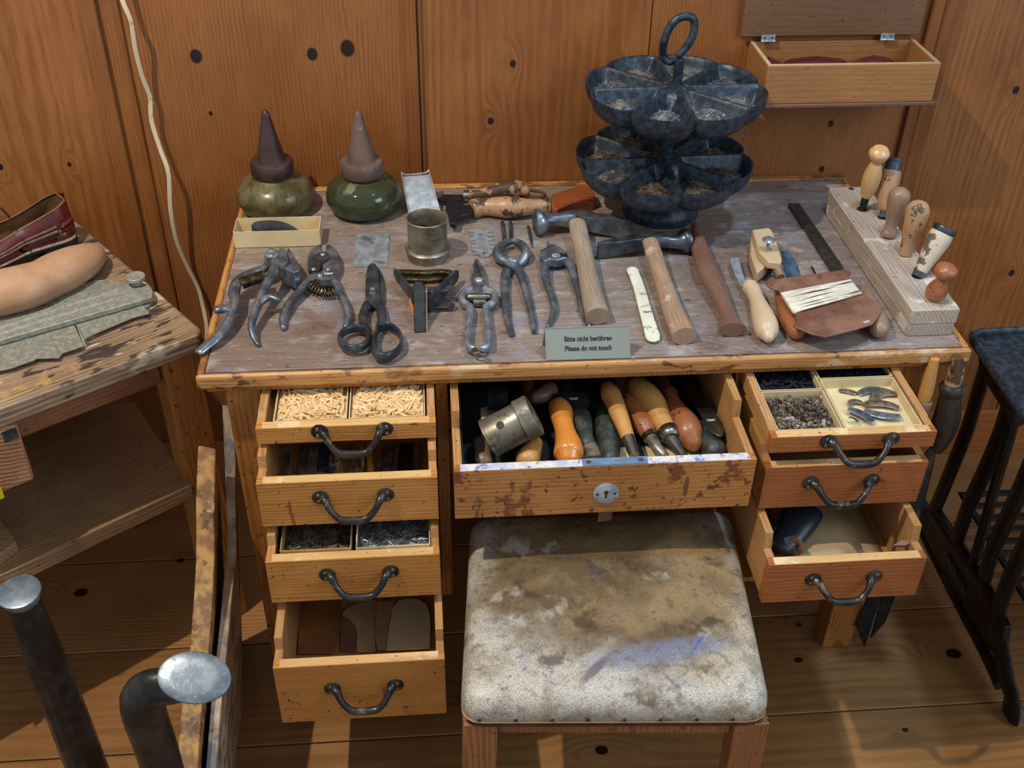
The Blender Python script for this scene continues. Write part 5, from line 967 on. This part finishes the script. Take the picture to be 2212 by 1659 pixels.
mb.prism([pj(-30,1048),pj(0,1048),pj(10,1074),pj(2,1078),pj(-30,1082)],-sd*.0006); build('yellow_label',mb,M['yellow'],o)
# shoe
o=thing('leather_shoe','oxblood leather brogue shoe with lace hanging down, on the left work table','shoe',(-.36,.47,BZ))
hd=Vector((-.79,-.61,0)).normalized(); hs=Vector((.61,-.79,0)); H0=Vector((-.303,.525,BZ))
def wd_(t): return (.034*math.sqrt(max(0,1-(1-min(t,.035)/.035)**2)) if t<.035 else .034-.003*math.sin((t-.035)/.07*1.57) if t<.105 else .031+.018*math.sin(min(1,(t-.105)/.09)*1.57) if t<.2 else .049*math.sqrt(max(0,1-((t-.2)/.095)**2)))
def sole(z0,z1,k,mat,nm):
    mb=MB(); pts=[]
    ts=[.0+.295*(i/24) for i in range(25)]
    for t in ts: pts.append(H0+hd*t+hs*(wd_(t)+k)*(1 if wd_(t)>0 else .2))
    for t in ts[::-1][1:-1]: pts.append(H0+hd*t-hs*(wd_(t)+k))
    mb.prism([p+Vector((0,0,z1)) for p in pts],(0,0,z0-z1)); return build(nm,mb,mat,o,bevel=.0012)
sole(.016,.0215,.004,M['sole'],'outsole'); sole(.022,.0255,.0055,M['welt'],'welt')
mb=MB(); ts=[.075*(i/8) for i in range(9)]; pts=[H0+hd*t+hs*(wd_(t)+.002) for t in ts]+[H0+hd*t-hs*(wd_(t)+.002) for t in ts[::-1][:-1]]; mb.prism([p+Vector((0,0,.0158)) for p in pts],(0,0,-.0157)); build('heel',mb,M['sole'],o,bevel=.0015)
rs=[]; NP=17
for i in range(31):
    t=.0005+.290*(i/30)**1.6; w=wd_(t)
    if t<.19: top=.104-.042*math.sin(t/.19*1.5)
    else: top=.062-.034*((t-.19)/.10)**.8
    open_=t<.19; row=[]
    for j in range(NP):
        f=j/(NP-1)*2-1
        if open_:
            side=-1 if f<0 else 1; v=1-abs(f)        # 0 at sole .. 1 at collar
            ww=w*(1+.10*math.sin(v*3.1)-.30*v*v*(1 if t>.03 else 1)); row.append(H0+hd*(t+ (0.006*v*max(0,1-t/.07)))+hs*side*ww+Vector((0,0,.0255+(top-.0255)*min(1,v*1.02))))
        else:
            an=math.pi*(1-(f+1)/2); row.append(H0+hd*t+hs*(w*math.cos(an))+Vector((0,0,.0255+(top-.0255)*math.sin(an)**.75)))
    rs.append(row)
mb=MB(); R=31
for i in range(30):
    for j in range(NP-1):
        t=.29*((i+.5)/30)**1.6
        if t<.19 and j in (NP//2-1,NP//2): continue
        mb.add([rs[i][j],rs[i+1][j],rs[i+1][j+1],rs[i][j+1]],[(0,1,2,3)])
mb.add([p for p in rs[0]],[tuple(range(NP))])
import bmesh
up=build('upper',mb,[M['shoe'],M['shoein']],o,ang=60); bm=bmesh.new(); bm.from_mesh(up.data); bmesh.ops.remove_doubles(bm,verts=bm.verts,dist=.0004); bm.to_mesh(up.data); bm.free()
mid=[sum(r,Vector())/NP for r in rs]
mb=MB()
for i in range(30):
    for j in range(NP-1):
        if .29*((i+.5)/30)**1.6<.19 and j in (NP//2-1,NP//2): continue
        k=lambda a,b: mid[a]+(rs[a][b]-mid[a])*.88+hd*.0015+Vector((0,0,.0006 if b in (NP//2-1,NP//2,NP//2+1) else .001))
        mb.add([k(i,j),k(i+1,j),k(i+1,j+1),k(i,j+1)],[(0,1,2,3)])
build('lining',mb,M['shoein'],o,ang=60)
mb=MB(); mb.prism([H0+hd*t+hs*wd_(t)*.93+Vector((0,0,.028)) for t in [.004+.012*i for i in range(22)]]+[H0+hd*t-hs*wd_(t)*.93+Vector((0,0,.028)) for t in [.004+.012*i for i in range(21,-1,-1)]],(0,0,-.002)); build('insole',mb,M['shoein'],o)
NC=max(i for i in range(31) if .0005+.29*(i/30)**1.6<.19)
mb=MB(); mb.tube([rs[i][NP//2-1] for i in range(NC,2,-1)]+[rs[i][NP//2+1] for i in range(3,NC+1)],.0017,8,sub=2); build('collar_edge',mb,M['shoein'],o)
for j_ in (NP-4,NP-5):
    for q_ in (0,1):
        mb=MB(); mb.tube([rs[i][j_]*(1-.3*q_)+rs[i][j_+1]*(.3*q_)+hs*.0022 for i in range(9,NC+3)],.0006,5); build('brogue_stitching',mb,M['welt'],o)
lc=[ay(0,447,.39),az(22,470,BZ+.055),az(50,500,BZ+.034),az(72,513,BZ+.030),az(90,522,BZ+.028)]
mb=MB(); mb.tube([Vector(p) for p in lc],[.0018,.0018,.0018,.002,.0028],8,sub=3); build('lace',mb,M['lace'],o)
# shoe last
mb=MB(); pts=[(618,535,.016,(.010,.010)),(590,560,.022,(.026,.020)),(540,600,.030,(.036,.028)),(460,645,.034,(.041,.033)),(370,690,.036,(.042,.035)),(280,735,.036,(.040,.035)),(180,772,.038,(.043,.037)),(60,803,.038,(.045,.037)),(-60,830,.037,(.045,.036)),(-200,860,.03,(.03,.029))]
mb.tube([q(Z1,x,y,BZ+h) for x,y,h,r in pts],[r for *_,r in pts],28,sub=4,round_ends=True); build('shoe_last',mb,M['last'],label='smooth pale wooden shoe last lying between the shoe and the metal gauge',cat='shoe last')
# contour gauge
o=thing('contour_gauge','grey metal contour gauge with many sliding needles at front of left work table','gauge',q(Z1,400,1000,BZ))
g1=BZ+.020
mb=MB(); mb.prism([q(Z1,x,y,g1) for x,y in ((-200,1092),(0,1010),(780,762),(900,742),(960,760),(988,800),(980,840),(845,880),(0,1120),(-200,1175))],(0,0,-.010)); build('top_bar',mb,M['gauge'],o,bevel=.0015)
mb=MB(); mb.prism([q(Z1,x,y,BZ+.0075) for x,y in ((-200,1122),(0,1040),(780,800),(960,790),(990,860),(950,905),(900,890),(845,905),(0,1150),(-200,1205))],(0,0,-.0070)); build('bottom_bar',mb,M['gauge'],o,bevel=.001)
for k in (0,1):
    mb=MB(); mb.tube([q(Z1,-200,1125+k*38-4,g1+.0004),q(Z1,0,1040+k*38,g1+.0004),q(Z1,790+k*35,782+k*42,g1+.0004)],[(.0055,.0032)]*3,10,round_ends=True); build('rib',mb,M['gauge'],o)
def interp(tab,x):
    for (a,b),(c,d) in zip(tab,tab[1:]):
        if a<=x<=c: return b+(d-b)*(x-a)/(c-a)
    return tab[0][1] if x<tab[0][0] else tab[-1][1]
U=[(-200,1010),(0,975),(100,955),(200,920),(285,900),(310,870),(318,865),(370,825),(500,770),(600,735),(700,728),(770,745)]
Lw=[(-200,1400),(0,1318),(80,1300),(220,1250),(235,1240),(380,1235),(400,1205),(540,1160),(545,1112),(600,1085),(700,1042),(860,975),(960,950)]
rng=random.Random(4); mb=MB(); N=150; zz_=BZ+.0085
for i in range(N):
    t=i/(N-1); xb=-150+t*1000; 
    xu=xb-40; xl=xb+110; yu=interp(U,xu+rng.uniform(-2,2)); yl=interp(Lw,xl); z=zz_+(.0005 if i%2 else 0)+rng.uniform(-.0003,.0003)
    a=q(Z1,xu,yu,z); b=q(Z1,xl,yl,z); s=Vector((b-a).cross(Vector((0,0,1)))).normalized()*.0010
    mb.prism([a-s,a+s,b+s,b-s],(0,0,-.0009))
build('sliding_needles',mb,M['gauge'],o,None,None,None,'stuff',flat=True)
mb=MB(); kp=q(Z1,885,760,g1); mb.lathe(kp,(0,0,1),[(-.008,.004),(.002,.004),(.002,.0095),(.004,.0095),(.006,.0075),(.0105,.0085),(.0106,.0155),(.0115,.0165),(.0165,.0165),(.0175,.0155),(.0176,1e-4)],28); build('thumb_knob',mb,M['gauge'],o)
# ================================================================== STANDING BOARDS
def board(us,x0,th,shift,mat,label):     # worn upper edge, the board leans out to the left towards its foot
    rs=[]
    P=[ax(ZB[0]+x/ZB[2],ZB[1]+y/ZB[2],x0) for x,y in us]
    P=[P[0]+Vector((-shift*.0,.004,-.03))]+P+[P[-1]+(P[-1]-P[-2]).normalized()*.02]
    for p in P:
        k=shift*p.z/.42; rs.append([p,p+Vector((th,0,-th*.3)),Vector((x0-k+th,p.y,0)),Vector((x0-k,p.y,0))])
    mb=MB(); mb.rings(rs); return build('cutting_board',mb,M[mat],label=label,cat='board',bevel=.002)
board([(138,245),(134,330),(128,500),(130,620),(128,760),(120,900),(105,1100),(82,1260),(65,1400),(45,1655)],-.0275,.0275,.045,'boardw','thick worn wooden board leaning on edge, left of two before the desk')
board([(243,68),(250,110),(256,180),(262,300),(260,460),(264,600),(262,740),(250,840),(235,1000),(216,1180),(192,1400),(172,1655)],.0035,.0145,.045,'boardg','thinner greasy board with pointed top leaning on edge beside the thick one')
# ================================================================== IRON LAST STANDS
o=thing('iron_stake','straight iron cobbler\'s stake with flat round head in the lower left corner','anvil',(-.215,-.285,0))
c=az(40,1277,.60); mb=MB(); mb.lathe(c,(0.03,-.10,1),[(-.055,1e-4),(-.055,.0195),(-.040,.0205),(-.020,.0225),(-.008,.0272),(-.003,.0292),(-.0005,.0285),(.0005,.025),(.0008,1e-4)],32)
build('round_head',mb,M['head'],o); mb=MB(); mb.tube([c+Vector((0,0,-.010)),c+Vector((.002,.0,-.10)),c+Vector((.004,0,-.3)),Vector((c.x+.005,c.y,.03))],[.0215,.0255,.029,.031],12,sub=2); build('iron_post',mb,M['post'],o,ang=20)
mb=MB(); mb.lathe((c.x+.005,c.y,0),(0,0,1),[(0,1e-4),(0,.07),(.02,.066),(.035,.03),(.036,1e-4)],24); build('foot',mb,M['iron'],o)
o=thing('iron_goose_stake','bent iron cobbler\'s stake with oval polished head turned sideways','anvil',(.0,-.47,0))
c=az(420,1463,.70); hl=.70
mb=MB(); nn=Vector((.12,-.42,1)).normalized(); a1=Vector((1,-.12,-.17)).normalized(); a1=(a1-nn*a1.dot(nn)).normalized(); a2=nn.cross(a1)
rs=[]
for h,s in ((-.016,.62),(-.010,.80),(-.005,.93),(-.001,1.0),(.0015,.985),(.0025,.93),(.0031,.6),(.0032,.3)):
    rs.append([c+nn*h+a1*(.0415*s*math.cos(w))+a2*(.0300*s*math.sin(w)) for w in [2*math.pi*i/36 for i in range(36)]])
mb.rings(rs); build('oval_head',mb,M['head'],o)
px=c.x; post=[c-nn*.029-a1*.008,c+Vector((-.028,.004,-.019)),c+Vector((-.050,.006,-.022)),c+Vector((-.066,.008,-.042)),c+Vector((-.071,.01,-.075)),c+Vector((-.070,.012,-.15)),c+Vector((-.072,.012,-.35)),Vector((c.x-.074,c.y+.012,.03))]
mb=MB(); mb.tube(post,[(.022,.018),(.0235,.018),(.0255,.020),(.0265,.0235),(.0255,.025),(.025,.025),(.0255,.0255),(.027,.027)],14,sub=4,up=(0,1,0)); build('iron_post',mb,M['post'],o,ang=50)
mb=MB(); mb.lathe((c.x-.07,c.y+.012,0),(0,0,1),[(0,1e-4),(0,.07),(.02,.066),(.035,.03),(.036,1e-4)],24); build('foot',mb,M['iron'],o)
# ================================================================== WALL BOX, CABLE
o=thing('wall_box','open wooden box with raised lid on a thin shelf on the wall, upper right','box',(1.11,.55,.955))
X0,X1,Y0,Y1,Zb,Zt=.962,1.277,.488,.6195,.958,1.0285
mb=MB(); t=.008; mb.box((X0,Y0,Zb),(X1,Y0+t,Zt)); mb.box((X0,Y0+t,Zb),(X0+t,Y1,Zt)); mb.box((X1-t,Y0+t,Zb),(X1,Y1,Zt)); mb.box((X0+t,Y1-t,Zb),(X1-t,Y1,Zt)); mb.box((X0+t,Y0+t,Zb),(X1-t,Y1-t,Zb+.006)); build('box_body',mb,M['box'],o,bevel=.0012)
mb=MB(); 
for a,b in (((X0+.0008,Y0+.0008,Zt),(X1-.0008,Y0+t-.0008,Zt+.0008)),((X0+.0008,Y0+t-.0008,Zt),(X0+t-.0008,Y1,Zt+.0008)),((X1-t+.0008,Y0+t-.0008,Zt),(X1-.0008,Y1,Zt+.0008))): mb.box(a,b)
build('rim_edge',mb,M['pale'],o)
mb=MB(); mb.box((X0-.022,Y1-.014,Zt+.012),(X1+.003,Y1-.002,Zt+.16)); build('lid',mb,M['boxlid'],o,bevel=.0015)
for u in (1660,1917):
    x=ay(u,78,.605).x; mb=MB(); mb.box((x-.013,Y1-.0158,Zt+.004),(x+.013,Y1-.0142,Zt+.0155)); mb.lathe((x-.013,Y1-.017,Zt+.0045),(1,0,0),[(0,.002),(.026,.002)],8)
    for s in (-1,1): mb.lathe((x+s*.007,Y1-.0158,Zt+.0105),(0,-1,0),[(0,.0018),(.0005,.0016),(.0006,1e-4)],8,1)
    build('hinge',mb,[M['tinb'],M['steeld']],o)
mb=MB(); mb.prism([(.955,.6195,.9575),(.955,.50,.9575),(.962,.487,.9575),(1.282,.487,.9575),(1.292,.497,.9575),(1.292,.6195,.9575)],(0,0,-.008)); build('shelf_board',mb,M['boxlid'],label='thin wooden shelf board on the wall carrying the open box',cat='shelf',bevel=.002)
for x0,x1,lb in ((1.035,1.125,'long dark red leather piece lying in the wall box'),(1.17,1.215,'round dark red leather piece at the right inside the wall box'),(.985,1.0,'small dark pointed leather piece at the left inside the wall box')):
    mb=MB(); mb.tube([(x0,.575,Zb+.030),((x0+x1)/2,.578,Zb+.034),(x1,.575,Zb+.030)],[(.021,.020)]*3,10,round_ends=True); build('leather_offcut',mb,M['shoe'],label=lb,cat='leather')
ctrl=[(250,-60),(262,0),(280,45),(290,105),(305,165),(322,210),(325,260),(345,325),(362,375),(366,450),(378,515),(400,570),(425,620),(436,660),(444,700),(452,760)]
mb=MB(); P=[ay(u,v,WY-.030-.010*math.sin(i*.9)) for i,(u,v) in enumerate(ctrl)]
P+= [Vector((-.075,.596,.3)),Vector((-.07,.598,.02))]
mb.tube(P,.0024,8,sub=4); mb.tube([p+Vector((.0038,-.0005,0)) for p in P],.0024,8,sub=4); build('twin_cable',mb,M['cable'],label='ivory twin electric cable running down the wooden wall at the left',cat='cable')
# ================================================================== TOOLS HUNG AT THE RIGHT END OF THE DESK
def hung(name,label,parts,cat='tool'):
    o=thing(name,label,cat,parts[0][1][0])
    for nm,pts,r,mt in parts: mb=MB(); mb.tube(pts,r,16,sub=3,up=(0,1,0)); build(nm,mb,M[mt],o)
    return o
def yz(u,v,y): return ay(u,v,y)
hung('hanging_rasp','large black-handled rasp with leather-wrapped grip hanging at the desk\'s right corner',[('wrapped_grip',[yz(2070,772,-.012),yz(2066,800,-.012),yz(2056,838,-.012)],[(.007,.007),(.0125,.010),(.0135,.012)],'stainh'),
 ('collar',[yz(2060,828,-.012),yz(2057,838,-.012),yz(2052,852,-.012)],[.0155,.0205,.0165],'blkh'),('handle',[yz(2054,848,-.012),yz(2048,890,-.010),yz(2040,920,-.010),yz(2025,962,-.008),yz(2018,972,-.008)],[.0165,.0205,.0215,.0145,.010],'blkh'),
 ('blade',[yz(2015,968,-.006),yz(2005,990,-.004),yz(1990,1050,.0),yz(1968,1130,.006),yz(1958,1160,.008)],[(.006,.003),(.012,.003),(.0135,.003),(.0135,.003),(.0135,.003)],'steeld')],'rasp')
hung('hanging_tool','slim tool with orange leather-wrapped grip hanging behind the top right drawer',[('wrapped_grip',[yz(2020,775,-.006),yz(2010,810,-.006),yz(2000,850,-.006),yz(1994,868,-.006)],[(.007,.006),(.010,.008),(.0115,.009),(.010,.008)],'tanh'),('collar',[yz(1998,866,-.006),yz(1994,878,-.006),yz(1990,900,-.006)],[.0125,.013,.010],'greyh'),('blade',[yz(1990,900,-.006),yz(1960,1040,-.0),yz(1925,1180,.01)],[(.008,.003)]*3,'steeld')])
def bar(label,us,y0,mt):
    mb=MB(); mb.prism([yz(u,v,y0) for u,v in us],(0,.004,0)); build('hanging_scythe_iron',mb,M[mt],label=label,cat='blade')
bar('long dark steel blade with slanted end hanging low beside the desk leg',[(1878,1285),(1905,1285),(1867,1400),(1848,1350)],.030,'iron')
bar('second dark steel blade end hanging right of the first one',[(1908,1280),(1938,1280),(1912,1345),(1882,1378)],.036,'iron')
# ================================================================== SEWING MACHINE STAND
o=thing('treadle_stand','black cast iron sewing machine treadle stand with SINGER on its side','sewing machine stand',(1.42,.05,0))
PN=Vector((1,0,.15)); PK=1.414
def sp(x,y,k=PK): return pl(ZS[0]+x/ZS[2],ZS[1]+y/ZS[2],PN,k)
pn=PN.normalized()
def bar2(pts,w,mat='blackpaint',name='side_frame_bar',th=.010):
    mb=MB(); P=[sp(x,y) for x,y,*_ in pts]; r=[((p[2] if len(p)>2 else w),th) for p in pts]; mb.tube(P,r,12,sub=4,up=tuple(pn),sq=False); return build(name,mb,M[mat],o)
bar2([(510,190),(470,320),(430,450),(375,590),(330,700),(300,770)],.018); bar2([(600,340),(555,480),(500,610),(440,740),(390,880)],.019); bar2([(520,230),(560,300),(605,360),(640,400)],.018)
bar2([(625,370),(590,500),(545,650),(505,800),(455,970)],.009); bar2([(690,560),(640,680),(580,810),(530,920),(500,1020)],.019); bar2([(740,700),(680,850),(620,980),(570,1100),(545,1190)],.019)
bar2([(235,790,.016),(290,910,.017),(400,1125,.017),(500,1310,.022),(560,1440,.024)],.013)
bar2([(300,770,.022),(380,900,.030),(460,1010,.030),(530,1120,.028),(565,1200,.026)],.02); bar2([(270,755,.022),(240,780,.018),(200,870,.012)],.02)
bar2([(350,1010,.024),(385,1080,.026),(405,1130,.022)],.03); bar2([(545,1190,.034),(562,1300,.034),(585,1420,.031),(608,1500,.029),(600,1560,.027)],.02)
mb=MB(); f=[sp(x,y) for x,y in ((500,1560),(545,1535),(590,1530),(612,1600),(600,1612),(510,1600))]; mb.prism(f,Vector((.03,0,0))); build('front_foot',mb,M['blackpaint'],o,bevel=.003)
mb=MB(); mb.prism([sp(x,y)-pn*.007 for x,y in ((255,760),(310,742),(395,872),(470,985),(550,1110),(592,1215),(575,1330),(525,1300),(425,1108),(392,1112),(345,1000),(268,840))],pn*.014); build('name_plate_web',mb,M['blackpaint'],o,bevel=.002)
a=sp(365,915); b=sp(455,1085); a=a-pn*.0; mid_=a.lerp(b,.5)
xd=(b-a).normalized()
text('SINGER',.030,sp(402,1000)-pn*.0115,xd,-pn,M['steeld'],o,depth=.0008)
TZ=.722
mb=MB(); cs=[az(2098,712,TZ),az(2112,703,TZ),az(2300,690,TZ)]; 
tp=[az(2106,704,TZ),az(2400,690,TZ),Vector((1.9,-.5,TZ)),Vector((1.205,-.5,TZ)),az(2100,714,TZ)]
tp=[Vector((1.252,.094,TZ)),Vector((1.9,.115,TZ)),Vector((1.9,-.46,TZ)),Vector((1.222,-.46,TZ)),Vector((1.243,.086,TZ))]
mb.prism([p-Vector((0,0,.010)) for p in tp],(0,0,-.012)); build('table_plate',mb,M['ironst'],o,bevel=.003)
mb=MB(); mb.tube([Vector((1.222,-.46,TZ-.008)),Vector((1.242,.075,TZ-.008)),Vector((1.247,.088,TZ-.008)),Vector((1.262,.094,TZ-.008)),Vector((1.9,.115,TZ-.008))],(.006,.0095),10,up=(0,0,1)); build('raised_rim',mb,M['ironst'],o)
mb=MB(); mb.tube([sp(510,190),sp(520,120),Vector((1.33,.02,TZ-.02))],.014,10,sub=2); build('bracket',mb,M['blackpaint'],o)
# treadle grate
gz=.115
mb=MB(); g0=az(1850+410/1.804,680+830/1.804,gz); 
GX0,GX1,GY0,GY1=1.50,1.86,-.02,.34
mb.tube([Vector((GX0,GY0,gz)),Vector((GX0,GY1,gz)),Vector((GX1,GY1,gz)),Vector((GX1,GY0,gz))],(.011,.006),8,closed=True)
build('treadle_frame',mb,M['blackpaint'],o)
for k in range(9):
    y=GY0+.035+k*.036; mb=MB(); mb.tube([Vector((GX0,y,gz)),Vector((GX1,y,gz))],(.009,.005),8); build('treadle_bar',mb,M['blackpaint'],o)
mb=MB(); mb.tube([Vector((1.40,.16,gz)),Vector((1.95,.16,gz))],.008,10); build('treadle_axle',mb,M['blackpaint'],o)
